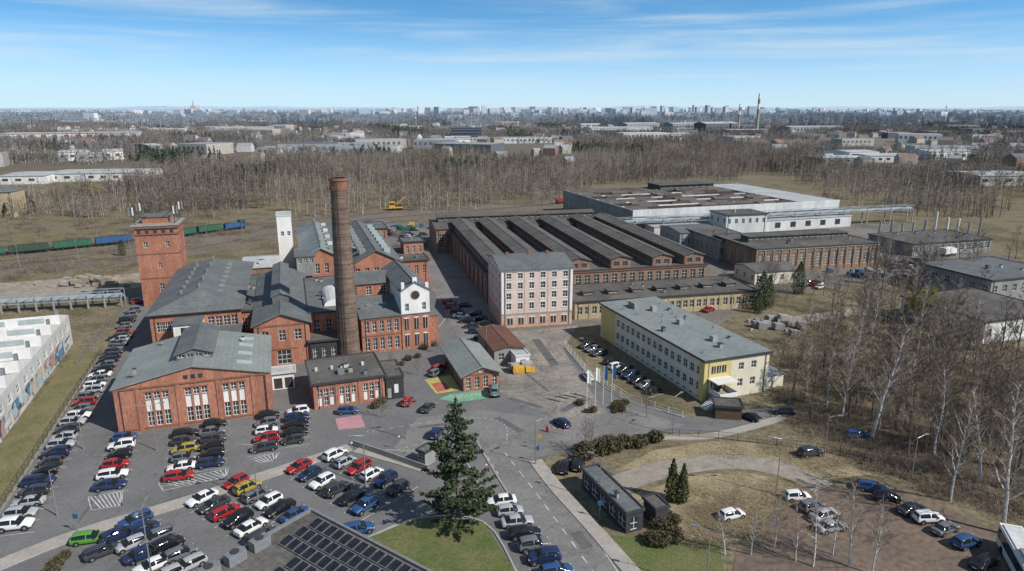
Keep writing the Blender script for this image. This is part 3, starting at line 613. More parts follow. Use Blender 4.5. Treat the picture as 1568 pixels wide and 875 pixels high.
def exO(mb,W,D,h):
    mb.box(-.06,6.2,-.10,0,-.2,h-.02,yellow);mb.box(-.1,0,0,1.5,-.2,h-.02,yellow)
    for z in(2.6,5.6):
        for x in(1.6,2.8,4.0):mb.box(x,x+.9,-.16,-.1,z-(0 if z>3 else .4),z+1.5,glass);mb.box(x+.4,x+.47,-.18,-.16,z,z+1.5,white)
    mb.box(1.2,5.2,-3.6,-.1,-.1,1.9,conc)
    for i in range(9):mb.box(1.2-.32*(i+1),1.2-.32*i,-3.4,-1.6,-.1,1.9-.2*(i+1),white)
    for x in(1.2,5.1):mb.box(x,x+.08,-3.6,-.12,1.9,2.9,white)
    mb.box(1.2,5.2,-3.62,-3.55,1.9,2.8,white);mb.box(.8,5.6,-3.2,-.12,4.6,4.8,white)
    mb.box(2.6,3.9,-.2,-.16,1.9,4.2,dark)
    mb.box(-.35,W+.35,-.35,D+.35,h+.26,h+.45,MATS['roof_membrane'])
    for y in(8,20,31):
        mb.box(W*.5,W*.5+1.2,y,y+1.2,h+.4,h+1.6,conc)
    for i in range(9):
        x=U(1,W-1);y=U(2,D-3);mb.tube((x,y,h+.4),(x,y,h+1.1),.14,.14,7,metal,True)
    mb.box(W*.3,W*.3+2.5,D-8,D-5,h+.4,h+1.8,greyw)
    mb.box(-.06,0,D-7,D-.5,-.2,h-.02,yellow)
    mb.box(W-.1,W+5,1,6,-.2,2.6,cream);mb.box(W-.1,W+5.2,.8,6.2,2.6,2.8,metal)
    for z in(1.0,4.6):mb.box(-.03,0,1.5,D-7,z-.12,z,white)
B('cream_office_building',(1075,616),(1173,599),0,8.2,42,'flat',0,cream,mat('roof_membrane',(.19,.22,.215),(.235,.26,.25),s=.15,fine=.12,stripe=(1,1.,.14),stain=.25),lambda W:[(8,9.2,5.5,7),(11,12.2,5.5,7),(8,9.2,2,3.6),(11,12.2,2,3.6)],row(42,16,1.5,4.8,6.6)+row(42,16,1.5,1.6,3.2),row(42,18,1.45,5.0,6.7,1)+row(42,18,1.45,1.9,3.5,1)+row(42,18,1.2,.3,.9,1),extra=exO,nv=5)
def exI(mb,W,D,h):
    for i in range(16):mb.box(i*(W-.7)/15,i*(W-.7)/15+.7,-.25,0,-.2,h-.4,brick2)
    mb.box(0,W,-.3,0,h-.4,h-.02,conc)
    shell(mb,4,W-4,D/2-2.5,D/2+2.5,h,h+2.2,roofk,row(W-8,18,1.6,h+1.2,h+2,.4));mb.box(3.6,W-3.6,D/2-3,D/2+3,h+2.2,h+2.45,roofk)
B('brick_pilaster_workshop',(1155,419),(1340,407),0,8.2,28,'flat',0,brick2,roofk,lambda W:row(W,15,1.9,1.5,6.6,.75),[],row(28,6,1.8,1.5,6.6),ang=13.5,extra=exI,nv=8,gl=mat('dusty_glass',(.13,.115,.10),(.22,.19,.16),s=.5,rough=.5))
B('grey_workshop',(1100,400),(1155,396),0,7.5,30,'flat',0,greyw,roofk,lambda W:row(W,4,1.4,2,5,.6),[],row(30,8,1.6,2,5),ang=13.5,nv=5)
B('blue_grey_shed',(1040,384),(1098,380),0,7,18,'gx',1,pipem,roofd,lambda W:row(W,6,1.2,2.5,4.8,.6),[],row(18,4,1.6,2,5),ang=13.5)
B('offwhite_block',(1110,368),(1168,364),0,10.5,14,'flat',0,offw,roofk,lambda W:row(W,6,1.3,7,9,.8),[],row(14,3,1.6,7,9),ang=13.5,nv=3)
B('dark_roof_store',(1155,437),(1216,431),0,4.2,12,'gx',1.2,cream,roofk,lambda W:row(W,4,1.2,1.3,3),[],row(12,3,1.2,1.3,3),ang=14)
B('long_grey_store',(1395,393),(1532,388),0,4.6,22,'flat',0,greyw,roofk,lambda W:row(W,12,1.8,1.3,3.6,.8),[],row(22,5,1.8,1.3,3.6),ang=16,nv=6)
B('white_storage_building',(1504,527),None,0,5.4,24,'flat',0,white,roofk,row(26,6,1.4,1.5,3.6),[],row(24,6,1.4,1.5,3.6),ang=18,W=26,nv=3)
B('grey_depot',(1512,470),None,0,7.5,24,'flat',0,greyw,roofd,row(30,8,1.6,4,6),[],row(24,6,1.6,4,6),ang=18,W=30,nv=5)
B('garden_shed',(1095,642),(1135,650),0,2.4,3.4,'flat',0,mat('wood_brown',(.12,.08,.05),s=1),roofk,ang=-8,ov=.3)
B('bus_stop_kiosk',(958,818),(985,813),0,2.9,12.5,'flat',0,metald,roofd,lambda W:row(W,1,1.2,.3,2.2,.4),row(12.5,5,1.9,.5,2.3,.3),row(12.5,5,1.9,.5,2.3,.3),ang=22,ov=.15,nv=1)
B('small_kiosk',(1003,808),(1022,804),0,2.6,3,'flat',0,metald,roofk,ang=22,ov=.2)
B('barrier_booth',(640,712),(655,710),0,2.4,2.4,'flat',0,greyw,roofd,lambda W:row(W,1,1.2,1,2.1,.2),ang=-35,ov=.2)
B('yellow_house',(-30,334),(25,332),0,13,14,'hip',3,ochre,roofd,lambda W:row(W,4,1.2,8,10),ang=10)
mur=[mat('mural_%d'%i,c,s=1.,fine=.3) for i,c in enumerate([(.12,.26,.42),(.50,.30,.27),(.10,.11,.13),(.45,.58,.64),(.55,.50,.42),(.62,.62,.62),(.40,.52,.60)])]
mb=MB();ex=40;D=78;h=7
shell(mb,0,ex,0,D,-.3,h,offw,(),row(D,16,2.2,3.9,5.6,2))
nt=10;pt=D/nt
for i in range(nt):
    y=i*pt
    mb.face([(0,y,h),(ex,y,h),(ex,y,h+2.4),(0,y,h+2.4)],white);mb.face([(0,y,h+2.4),(ex,y,h+2.4),(ex,y+pt,h+.1),(0,y+pt,h+.1)],roofl)
    mb.face([(ex,y,h),(ex,y+pt,h),(ex,y+pt,h+.1),(ex,y,h+2.4)],white)
    for k in range(5):mb.box(2+k*7.5,7+k*7.5,y-.04,y,h+.7,h+1.9,skyl)
    mb.box(ex-1.2,ex-.6,y+2,y+2.7,h,h+3,metal)
for i in range(120):
    y=U(1,D-5);z=U(.2,2.4);w=U(.8,5.);hh=min(U(.6,3.2),3.7-z);a=[(ex+.01+i*.002,y+U(0,.5),z),(ex+.01+i*.002,y+w,z+U(-.1,.4)),(ex+.01+i*.002,y+w-U(0,.6),z+hh),(ex+.01+i*.002,y+w*.4,z+hh+U(-.2,.1)),(ex+.01+i*.002,y,z+hh*.6)]
    mb.face(a,random.choice(mur))
a21=math.radians(20.8);p=Vector((-106,156,0));q=p+Vector((math.sin(a21),-math.cos(a21),0))*D;o=q-Vector((math.cos(a21),math.sin(a21),0))*ex
mb.obj('white_mural_hall',(o.x,o.y,0),a21)
mb=MB();an=math.radians(-36);exv=Vector((math.cos(an),math.sin(an),0));eyv=Vector((-math.sin(an),math.cos(an),0));BLp=G(477,783,4.5);Wd=32;Dd=20;o=BLp-eyv*Dd
shell(mb,0,Wd,0,Dd,-.3,4.5,greyw,(),row(20,6,1.5,1,3));mb.box(0,Wd,0,Dd,4.5,4.62,roofk)
for b in((-.1,Wd+.1,-.1,.25),(-.1,Wd+.1,Dd-.25,Dd+.1),(-.1,.25,.25,Dd-.25),(Wd-.25,Wd+.1,.25,Dd-.25)):mb.box(*b,4.4,4.95,metal)
for j in range(8):
    y=Dd-1.0-j*2.15
    for i in range(20):
        x=2.6+i*1.38
        if j>2 and i<3:continue
        mb.slab([(x,y-1.6,4.8),(x+1.24,y-1.6,4.8),(x+1.24,y,5.15),(x,y,5.15)],.05,metal)
        mb.slab([(x+.06,y-1.53,4.83),(x+1.18,y-1.53,4.83),(x+1.18,y-.07,5.155),(x+.06,y-.07,5.155)],.02,solar)
for i in range(3):
    mb.box(.8,2.0,4+i*3.2,6.2+i*3.2,4.62,5.9,metal);mb.tube((1.4,5.1+i*3.2,5.9),(1.4,5.1+i*3.2,6.05),.5,.5,12,metald,True)
mb.obj('solar_roof_building',(o.x,o.y,0),an)
# ---------- chimney ----------
mb=MB();n=20
prof=[(0,2.9),(1.2,2.9),(1.25,2.5),(12,2.25),(25,2.0),(38,1.76),(38.05,1.9),(38.8,1.95),(38.85,1.78),(40.0,1.78),(40.05,2.0),(40.6,2.0)]
for i in range(len(prof)-1):
    (z0,r0),(z1,r1)=prof[i],prof[i+1];mb.tube((0,0,z0),(0,0,z1),r0,r1,n,chimb if z1<38.5 else brickd)
mb.face([(1.75*math.cos(t*.314),1.75*math.sin(t*.314),39.5) for t in range(20)],dark)
for i in range(20):
    t=2*math.pi*i/20;t2=2*math.pi*(i+1)/20
    mb.face([(2*math.cos(t),2*math.sin(t),40.6),(2*math.cos(t2),2*math.sin(t2),40.6),(1.7*math.cos(t2),1.7*math.sin(t2),40.6),(1.7*math.cos(t),1.7*math.sin(t),40.6)],brickd)
for z in range(4,38,3):
    r=2.5-(z/38)*.75;mb.tube((0,0,z),(0,0,z+.12),r+.03,r+.03,n,metald)
for sx in(-.22,.22):mb.tube((sx,-2.6,1),(sx,-1.9,40),.035,.035,4,metald)
for z in range(2,80):
    zz=z*.5;yy=-2.62+.7*(zz-1)/39;mb.tube((-.22,yy,zz),(.22,yy,zz),.02,.02,3,metald)
pc=G(535,548);mb.obj('brick_chimney',(pc.x,pc.y,0))
# ---------- pipe bridge ----------
def pipebridge(a,b,z=6.5,n=12):
    A=G(*a);Bp=G(*b);L=(Bp-A).length;an=math.atan2(Bp.y-A.y,Bp.x-A.x);mb=MB()
    for y,r in((-.9,.45),(.4,.55),(1.3,.25)):mb.tube((0,y,z+r),(L,y,z+r),r,r,8,pipem)
    for zz in(z-.1,z+2.2):
        for y in(-1.6,1.8):mb.box(0,L,y-.1,y+.1,zz-.12,zz+.05,pipem)
    for i in range(n+1):
        x=L*i/n
        for y in(-1.6,1.8):mb.box(x-.2,x+.2,y-.2,y+.2,-.2,z-.2,conc);mb.box(x-.08,x+.08,y-.09,y+.09,z-.1,z+2.2,pipem)
        if i<n:
            for y in(-1.6,1.8):mb.tube((x,y,z),(x+L/n,y,z+2.2),.08,.08,4,pipem)
    mb.obj('pipe_bridge',(A.x,A.y,0),an)
pipebridge((925,366),(1392,340));pipebridge((-20,480),(190,468),2.6,8)
# ---------- railway ----------
tracks=[[(-90,408),(100,392),(250,374),(400,352),(620,332),(860,312)],[(-90,422),(120,402),(280,384),(430,358),(640,338)],[(-90,395),(100,381),(250,364),(380,346),(600,326)]]
mb=MB();mr_=MB()
for P in tracks:
    c=smoothline(px(P),6);ribbon(mb,c,4.6,.05,ballast)
    for o in(-.75,.75):ribbon(mr_,c,.12,.22,rusty,off=o,h=.15)
    for i in range(len(c)-1):
        L=(c[i+1]-c[i]).length
        for k in range(0,int(L/1.5)):
            p=c[i].lerp(c[i+1],k*1.5/L);d=(c[i+1]-c[i]).normalized();nn=Vector((d.y,-d.x,0));ribbon(mr_,[p-nn*1.25,p+nn*1.25],.25,.09,conc)
mb.obj('railway_trackbed');mr_.obj('railway_track')
def wagon(p,an,m,L=13,loco=False):
    mb=MB()
    mb.box(-L/2,L/2,-1.3,1.3,1.1,1.35,metald)
    if loco:
        mb.box(-L/2+.4,L/2-3.4,-1.1,1.1,1.35,3.3,m);mb.box(L/2-3.4,L/2-.8,-1.4,1.4,1.35,4.1,m);mb.box(L/2-3.5,L/2-.7,-1.5,1.5,4.1,4.25,metald)
        mb.box(L/2-3.2,L/2-1,-1.43,1.43,2.7,3.6,glass);mb.box(-L/2+1,-L/2+4,-.6,.6,3.3,3.6,metald)
    else:
        mb.slab([(-L/2+.2,-1.4,3.6),(L/2-.2,-1.4,3.6),(L/2-.2,1.4,3.6),(-L/2+.2,1.4,3.6)],2.25,m)
        for i in range(9):
            x=-L/2+.25+i*(L-.6)/8;mb.box(x,x+.12,-1.48,1.48,1.4,3.68,m)
        mb.box(-L/2+.5,L/2-.5,-1.2,1.2,3.61,3.64,rusty)
    for x in(-L/2+1.4,-L/2+3.2,L/2-3.2,L/2-1.4):
        for y in(-.75,.75):mb.tube((x,y-.07,.68),(x,y+.07,.68),.46,.46,12,metald,True)
    for x in(-L/2-.5,L/2):mb.box(x,x+.5,-.9,-.6,1.1,1.4,metald);mb.box(x,x+.5,.6,.9,1.1,1.4,metald)
    mb.obj('locomotive' if loco else 'freight_wagon',(p.x,p.y,.1),an)
def train(P,cols,L=13.5,start=0,locolast=False):
    c=smoothline(px(P),20);dist=[0]
    for a,b in zip(c,c[1:]):dist.append(dist[-1]+(b-a).length)
    for k,m in enumerate(cols):
        s=start+k*(L+1)+L/2
        if s>dist[-1]:break
        j=max(i for i in range(len(dist)-1) if dist[i]<=s);t=(s-dist[j])/(dist[j+1]-dist[j]);p=c[j].lerp(c[j+1],t);d=c[j+1]-c[j]
        wagon(p,math.atan2(d.y,d.x),m,L,locolast and k==len(cols)-1)
dgr=mat('wagon_dark_green',(.05,.085,.06),s=1)
train([(-60,400),(0,393),(100,383),(205,372)],[green,dgr,green,blue,blue,green]);train([(262,366),(310,359),(362,352),(400,346)],[green,green,blue],11,0,True)
mb=MB()
for P in [(30,408),(120,398),(200,388),(262,380),(318,372),(372,362),(430,355),(480,350),(60,380),(150,370),(240,360),(300,352)]:
    p=G(*P);mb.tube((p.x,p.y,0),(p.x,p.y,8),.14,.1,6,metal);mb.tube((p.x,p.y,7),(p.x+2.5,p.y-1.5,7.3),.06,.06,4,metal);mb.tube((p.x,p.y,6),(p.x+2.5,p.y-1.5,7.2),.05,.05,4,metal)
mb.obj('catenary_masts')
mb=MB();mb.box(-4,4,-1.5,1.5,1.2,2,yel);mb.box(-3.5,-.5,-1.4,1.4,2,4.6,yel);mb.box(-3.3,-.7,-1.43,1.43,3,4.2,glass);mb.box(-.3,3.5,-1.2,1.2,2,3,dark)
mb.tube((.5,0,3),(5,0,7),.3,.25,6,yel,True);mb.tube((5,0,7),(8,0,4.5),.22,.18,6,yel,True)
for x in(-3,-1.5,1.5,3):
    for y in(-1.3,1.3):mb.tube((x,y-.15,.6),(x,y+.15,.6),.6,.6,12,trk,True)
p=G(606,322);mb.obj('rail_crane',(p.x,p.y,0),.3)
def truck(p,an,m,name='truck'):
    mb=MB();mb.box(-3.5,2,-1.25,1.25,1.0,3.3,m);mb.box(2.15,4,-1.2,1.2,.6,2.8,m);mb.box(3.2,4.03,-1.1,1.1,1.6,2.5,glass);mb.box(-3.6,4,-1,1,.6,1,metald);mb.slab([(2.2,-1.2,3.2),(3.5,-1.2,2.81),(3.5,1.2,2.81),(2.2,1.2,3.2)],.1,m)
    for x in(-2.6,-1.4,3):
        for y in(-1.1,1.1):mb.tube((x,y-.18,.5),(x,y+.18,.5),.5,.5,12,trk,True)
    mb.obj(name,(p.x,p.y,.05),an)
truck(G(860,312),.2,red);truck(G(1450,392),.5,white);truck(G(1420,400),1.2,blue)
o=inst('parked_van',CM['suv'],(G(757,604).x,G(757,604).y,.06),math.radians(95),sc=(1.1,1.05,1.25));o.color=(.13,.22,.21,1)
mb=MB();mb.box(-6,6,-1.25,1.25,.35,3.1,white);mb.box(-5.8,5.9,-1.28,1.28,1.3,2.6,glass);mb.box(5.9,6.03,-1.1,1.1,1.0,2.7,glass);mb.box(-5.5,5.5,-1.0,1.0,3.1,3.25,offw);mb.box(-3,0,-.8,.8,3.25,3.5,metal)
for k in range(6):mb.box(-5.0+k*2,-4.9+k*2,-1.3,1.3,1.3,2.6,dark)
for x in(-3.5,3.8):
    for y in(-1.15,1.15):mb.tube((x,y-.16,.5),(x,y+.16,.5),.5,.5,14,trk,True)
p=G(1565,880);mb.obj('parked_bus',(p.x,p.y,.05),math.radians(70))
# ---------- street furniture ----------
def lamp(u,v,h=8.,an=0,arms=1):
    mb=MB();mb.tube((0,0,0),(0,0,.8),.13,.12,8,metal);mb.tube((0,0,.8),(0,0,h),.09,.06,8,metal)
    for k in range(arms):
        s=1-2*k;mb.tube((0,0,h),(s*1.5,0,h+.35),.05,.04,6,metal);mb.box(min(s*1.3,s*2.1),max(s*1.3,s*2.1),-.16,.16,h+.28,h+.42,metal);mb.box(min(s*1.35,s*2.05),max(s*1.35,s*2.05),-.13,.13,h+.25,h+.28,white)
    p=G(u,v);mb.obj('street_lamp',(p.x,p.y,0),math.radians(an))
for a in[(1188,758,9,0,2),(1080,905,8,160,1),(232,880,9,100,2),(395,768,9,20,2),(240,690,8,20,2),(622,672,7,0,1),(820,712,7.5,30,1),(918,768,7,150,1),(1030,665,7,40,1),(560,742,8,20,2),(88,790,7,20,1),(128,688,7,20,1),(600,600,5,0,1),(745,545,7,0,1),(878,560,6,0,1),(1262,700,7,0,1),(1395,735,7,20,1)]:lamp(*a)
def sign(u,v,m,h=2.6,an=0,rnd=True):
    mb=MB();mb.tube((0,0,0),(0,0,h),.04,.04,6,metal)
    if rnd:mb.tube((0,-.05,h),(0,-.09,h),.32,.32,16,m,True);mb.tube((0,-.09,h),(0,-.1,h),.2,.2,16,white,True)
    else:mb.box(-.35,.35,-.09,-.05,h-.4,h+.3,m)
    p=G(u,v);mb.obj('traffic_sign',(p.x,p.y,0),math.radians(an))
sign(822,708,blue,rnd=False);sign(826,690,yel,rnd=False);sign(918,795,blue,rnd=False);sign(612,690,red);sign(745,735,red);sign(120,816,blue,rnd=False);sign(540,700,blue)
def flag(u,v,m):
    mb=MB();mb.tube((0,0,0),(0,0,8),.06,.04,8,white)
    for i in range(4):
        x0=.05+i*.18;x1=x0+.18;y0=math.sin(i*1.2)*.12;y1=math.sin((i+1)*1.2)*.12
        mb.face([(x0,y0,5.2-i*.1),(x1,y1,5.1-i*.1),(x1,y1,7.7-i*.08),(x0,y0,7.8-i*.08)],m)
    p=G(u,v);mb.obj('flagpole',(p.x,p.y,0),.3)
flag(911,622,white);flag(923,620,blue);flag(936,618,blue);flag(898,626,white)
# boom barrier at the car-park gate
mb=MB();mb.box(-.2,.2,-.2,.2,0,1.1,red);mb.tube((0,0,.95),(4.2,0,1.0),.06,.04,6,white)
for i in range(4):mb.tube((.6+i,0,.96),(1.0+i,0,.97),.066,.064,6,red)
p=G(838,662);mb.obj('boom_barrier',(p.x,p.y,.05),-.4)
def fence(P,h=1.6,m=None,st=2.5,name='fence',solid=False):
    m=m or metal;c=px(P);mb=MB()
    for a,b in zip(c,c[1:]):
        L=(b-a).length;n=max(1,int(L/st));d=(b-a)/L
        for i in range(n+1):
            p=a.lerp(b,i/n);mb.tube((p.x,p.y,0),(p.x,p.y,h),.05,.05,5,m)
        for z in(.15,h*.5,h-.06):mb.tube((a.x,a.y,z),(b.x,b.y,z),.03,.03,4,m)
        if not solid:
            for i in range(int(L/.5)):
                p=a+d*(i*.5);mb.tube((p.x,p.y,.1),(p.x,p.y,h),.012,.012,3,m)
        else:
            nn=Vector((-d.y,d.x,0))*.08;mb.face([(a+nn)[:2]+(0,),(b+nn)[:2]+(0,),(b+nn)[:2]+(h,),(a+nn)[:2]+(h,)],m);mb.face([(b-nn)[:2]+(0,),(a-nn)[:2]+(0,),(a-nn)[:2]+(h,),(b-nn)[:2]+(h,)],m);mb.face([(a-nn)[:2]+(h,),(b-nn)[:2]+(h,),(b+nn)[:2]+(h,),(a+nn)[:2]+(h,)],m)
    mb.obj(name)
fence([(156,545),(80,660),(-10,802)],1.8,metald);fence([(865,530),(900,572),(962,613),(1045,640)],1.4,white,name='white_fence')
fence([(880,690),(940,728)],1.2,metal);fence([(540,683),(590,700),(655,723)],1.1,conc,name='low_concrete_wall',solid=True)
fence([(1010,668),(1100,672),(1250,690),(1400,725),(1568,790)],1.4,metald,st=3);fence([(205,455),(120,560)],2,metal);fence([(1190,500),(1330,480),(1450,500)],2,conc,name='concrete_fence',solid=True)
# ---------- vegetation ----------
def bare_tree(h,seed,spread=.35,nb=15,bm=None,tm=None,up=.7,n1=6,n2=6,start=.22,tw=.04,trunk_r=None):
    rs=random.Random(seed);mb=MB();bm=bm or bark;tm=tm or twig;r0=trunk_r or h*.013
    P=[Vector((0,0,0))];d=Vector((0,0,1));ns=8
    for i in range(ns):
        d=(d+Vector((rs.uniform(-.09,.09),rs.uniform(-.09,.09),0))).normalized();P.append(P[-1]+d*h*.93/ns)
    for i in range(ns):mb.tube(P[i],P[i+1],r0*(1-i/ns)+.02,r0*(1-(i+1)/ns)+.02,6,bm)
    def at(t):
        k=min(ns-1,int(t*ns));return P[k].lerp(P[k+1],t*ns-k)
    for b in range(nb):
        t=start+(1-start)*(b+rs.random())/nb*.98;p=at(min(t,.99));a=b*2.4+rs.uniform(-.5,.5)
        L=h*spread*(1.15-t)*rs.uniform(.7,1.2)+.6;dr=Vector((math.cos(a),math.sin(a),up+rs.uniform(-.2,.4))).normalized()
        q=p;rr=max(.03,r0*.38*(1.1-t));sg=3;pts=[q]
        for k in range(sg):
            dr=(dr+Vector((rs.uniform(-.18,.18),rs.uniform(-.18,.18),rs.uniform(0,.22)))).normalized();q2=q+dr*L/sg
            mb.tube(q,q2,rr*(1-k/sg)+.015,rr*(1-(k+1)/sg)+.015,4,bm if k<2 else tm);q=q2;pts.append(q)
        for c in range(n1):
            s=.25+.75*(c+rs.random())/n1;kk=min(2,int(s*3));o=pts[kk].lerp(pts[kk+1],s*3-kk) if s<1 else pts[-1]
            d2=(dr+Vector((rs.uniform(-1,1),rs.uniform(-1,1),rs.uniform(-.3,.7)))).normalized();l2=L*.42*(1.2-s*.6);e=o+d2*l2
            mb.tube(o,e,tw*.8,tw*.45,3,tm)
            for x in range(n2):
                s2=.2+.8*rs.random();o2=o.lerp(e,s2);d3=(d2+Vector((rs.uniform(-1,1),rs.uniform(-1,1),rs.uniform(-.6,.9)))).normalized();e2=o2+d3*l2*.55
                w=d3.orthogonal().normalized()*tw*.5;mb.face([o2-w,o2+w,e2],tm)
    return mb
TREES=[bare_tree(15,i,spread=.34,nb=20,n1=7,n2=8,tm=twigr if i%2 else twig).obj('bare_tree_mesh_%d'%i,link=False) for i in range(5)]
BIR=[bare_tree(18,20+i,spread=.25,nb=26,n1=7,n2=7,bm=birch,tm=twigr,up=1.0,trunk_r=.2).obj('birch_mesh_%d'%i,link=False) for i in range(3)]
def tree(u,v,h,kind=None,name='bare_tree'):
    p=G(u,v)
    if kind is None:me=random.choice(TREES);s=h/15
    else:me=random.choice(BIR);s=h/18;name='birch_tree'
    inst(name,me,(p.x,p.y,0),U(0,6.3),sc=(s*U(.85,1.15),s*U(.85,1.15),s))
for a in[(1335,672,22),(1455,768,18),(1535,818,23),(1300,868,12),(1245,868,11),(1185,838,9),(1150,850,8),(1218,860,9),(1335,880,11),(1275,850,8),(1405,540,18),(1490,560,16),(1110,850,7),(1500,740,17),(1290,640,17),(1430,700,16)]:tree(*a,kind='b')
for a in[(905,700,7),(895,690,6),(1300,640,15),(1240,640,14),(1215,600,15),(1190,590,12),(1265,590,16),(1400,610,16),(1370,570,15),(1500,640,17),(1480,700,17),(1560,720,18),(1430,660,15),(1530,690,16),(990,640,6),(1575,640,17),(600,560,4),(670,540,4),(1110,455,9),(1545,750,15),(1390,700,11),(1340,600,16),(1440,590,16),(585,640,5),(640,575,4)]:tree(*a)
reg=[(1185,500),(1300,470),(1480,480),(1568,540),(1640,600),(1640,760),(1420,690),(1280,640),(1200,600)]
k=0
while k<95:
    u=U(1180,1640);v=U(465,760)
    if inpoly(u,v,reg):tree(u,v,U(10,16),kind='b' if R()<.35 else None);k+=1
for i in range(60):
    u=U(1340,1640);v=U(395,470)
    if 1500<u and 405<v<465:continue
    tree(u,v,U(9,15),kind='b' if R()<.35 else None)
for i in range(20):tree(U(1160,1340),U(432,480),U(6,10))
for u,v in[(20,372),(62,374),(120,362),(170,350),(320,345),(350,338),(460,345),(40,352)]:tree(u,v,U(8,12))
def leafmass(mb,c,r,n,m,size,rs,flat=1.):
    for i in range(n):
        a=rs.uniform(0,6.283);cz=rs.uniform(-1,1);rr=rs.random()**.4;s=math.sqrt(1-cz*cz)
        p=Vector((c[0]+r[0]*rr*s*math.cos(a),c[1]+r[1]*rr*s*math.sin(a),c[2]+r[2]*rr*cz))
        d=Vector((rs.uniform(-1,1),rs.uniform(-1,1),rs.uniform(-1,1)*flat)).normalized();e=d.orthogonal().normalized();f=d.cross(e);z=size*rs.uniform(.5,1.3)
        mb.face([p-e*z-f*z*.5,p+e*z*.6-f*z,p+e*z+f*z*.6,p-e*z*.4+f*z],m)
rs=random.Random(5);mb=MB();Hh=18.3
mb.tube((0,0,0),(0,0,9),.34,.22,8,bark);mb.tube((0,0,9),(0,0,Hh),.22,.03,6,bark)
z=1.1
while z<Hh-.3:
    t=z/Hh;Rr=5.6*(1-t)**.75*(.8+.2*min(1,t*6))+.35
    for b in range(6 if t<.6 else 5):
        if rs.random()<.2:continue
        a=rs.uniform(0,6.283);L=Rr*rs.uniform(.45,1.18);o=Vector((0,0,z));droop=-.16*(1-t)+rs.uniform(-.05,.12)
        pts=[o+Vector((math.cos(a)*L*s,math.sin(a)*L*s,L*(droop*s+.24*s*s))) for s in(0,.35,.7,1.)]
        for k in range(3):mb.tube(pts[k],pts[k+1],.07-.018*k,.05-.015*k,3,bark)
        ncl=int(L*4.2)+2
        for c in range(ncl):
            s=.3+.72*(c+rs.random())/ncl;kk=min(2,int(s*3));p=pts[kk].lerp(pts[kk+1],min(1,s*3-kk));w=.5*(1.25-s*.55);sd=rs.uniform(-1,1)*.55*(1.3-s)
            leafmass(mb,(p.x-math.sin(a)*sd,p.y+math.cos(a)*sd,p.z+rs.uniform(-.02,.22)),(w,w,.2),6,needle,.165,rs,.7)
    z+=.55+.32*rs.random()
leafmass(mb,(0,0,Hh-.2),(.3,.3,.9),50,needle,.14,rs)
p=G(702,806);mb.obj('pine_tree',(p.x,p.y,0),.5)
def conif(h,w,seed,m,nm):
    rs=random.Random(seed);mb=MB();mb.tube((0,0,0),(0,0,h*.8),.12,.04,6,bark)
    n=int(h*260)
    for i in range(n):
        t=rs.random();r=w*(.55+.45*math.sin(min(1,t*1.6+.15)*math.pi*.5))*(1-t**2.2)*rs.random()**.35;a=rs.uniform(0,6.283);r*=1+.22*math.sin(a*3+t*9)
        leafmass(mb,(math.cos(a)*r,math.sin(a)*r,.2+t*h),(.1,.1,.15),1,m,.13,rs)
    return mb.obj(nm,link=False)
CY1=conif(6.5,1.1,1,thuja,'thuja_mesh');CO1=conif(9,2.3,2,needle,'conifer_mesh')
for u,v,s in[(1028,768,1.),(1044,770,.92)]:
    p=G(u,v);inst('cypress_tree',CY1,(p.x,p.y,0),U(0,6),sc=s)
for u,v,s in[(1165,474,1.2),(1175,470,1.),(1222,450,1.1),(1160,480,.7),(188,392,.7),(1440,520,.7)]:
    p=G(u,v);inst('spruce_tree',CO1,(p.x,p.y,0),U(0,6),sc=s)
rs=random.Random(9);mb=MB()
leafmass(mb,(0,0,.8),(1.3,1.3,.9),420,shrubm,.14,rs)
for i in range(40):mb.tube((0,0,.1),(rs.uniform(-1.4,1.4),rs.uniform(-1.4,1.4),rs.uniform(1,2)),.02,.01,3,twig)
SH1=mb.obj('shrub_mesh',link=False)
def brush(seed,ms,hmax,n):
    rs=random.Random(seed);mb=MB()
    for i in range(n):
        a=rs.uniform(0,6.28);r=2.8*rs.random()**.7;x=r*math.cos(a);y=r*math.sin(a);hh=rs.uniform(.2,hmax)*(1-r/4.5);m=rs.choice(ms)
        p=Vector((x,y,0));e=p+Vector((rs.uniform(-.7,.7),rs.uniform(-.7,.7),hh));w=Vector((rs.uniform(-1,1),rs.uniform(-1,1),0)).normalized()*.025;mb.face([p-w,p+w,e],m)
        for k in range(2):
            o=p.lerp(e,rs.uniform(.3,.8));e2=o+Vector((rs.uniform(-.5,.5),rs.uniform(-.5,.5),rs.uniform(.1,.5)*hmax*.5));mb.face([o-w*.7,o+w*.7,e2],m)
    return mb.obj('brush_mesh',link=False)
BR=[brush(1,[twig,twigr,twig],1.7,260),brush(2,[twigr,straw,twig],1.1,260),brush(3,[straw,straw,twigr],.6,300)]
rs=random.Random(4)
for i in range(34):
    t=rs.random();p=G(888+t*125+rs.uniform(-4,4),700-t*32+rs.uniform(-9,7));inst('shrub',SH1,(p.x,p.y,0),rs.uniform(0,6),sc=rs.uniform(.7,1.25))
for i in range(16):
    p=G(rs.uniform(885,960),rs.uniform(618,634));inst('shrub',SH1,(p.x,p.y,0),rs.uniform(0,6),sc=rs.uniform(.4,.8))
for i in range(16):
    t=rs.random();p=G(985+t*50,815+rs.uniform(-20,22));inst('shrub',SH1,(p.x,p.y,0),rs.uniform(0,6),sc=rs.uniform(.6,1.))
for u,v in[(100,855),(88,868),(80,880),(615,560),(625,552),(640,548),(650,535),(665,530),(690,560),(575,625),(585,618),(430,385)]:
    p=G(u,v);inst('shrub',SH1,(p.x,p.y,0),U(0,6),sc=U(.5,.9))
br=empty('undergrowth')
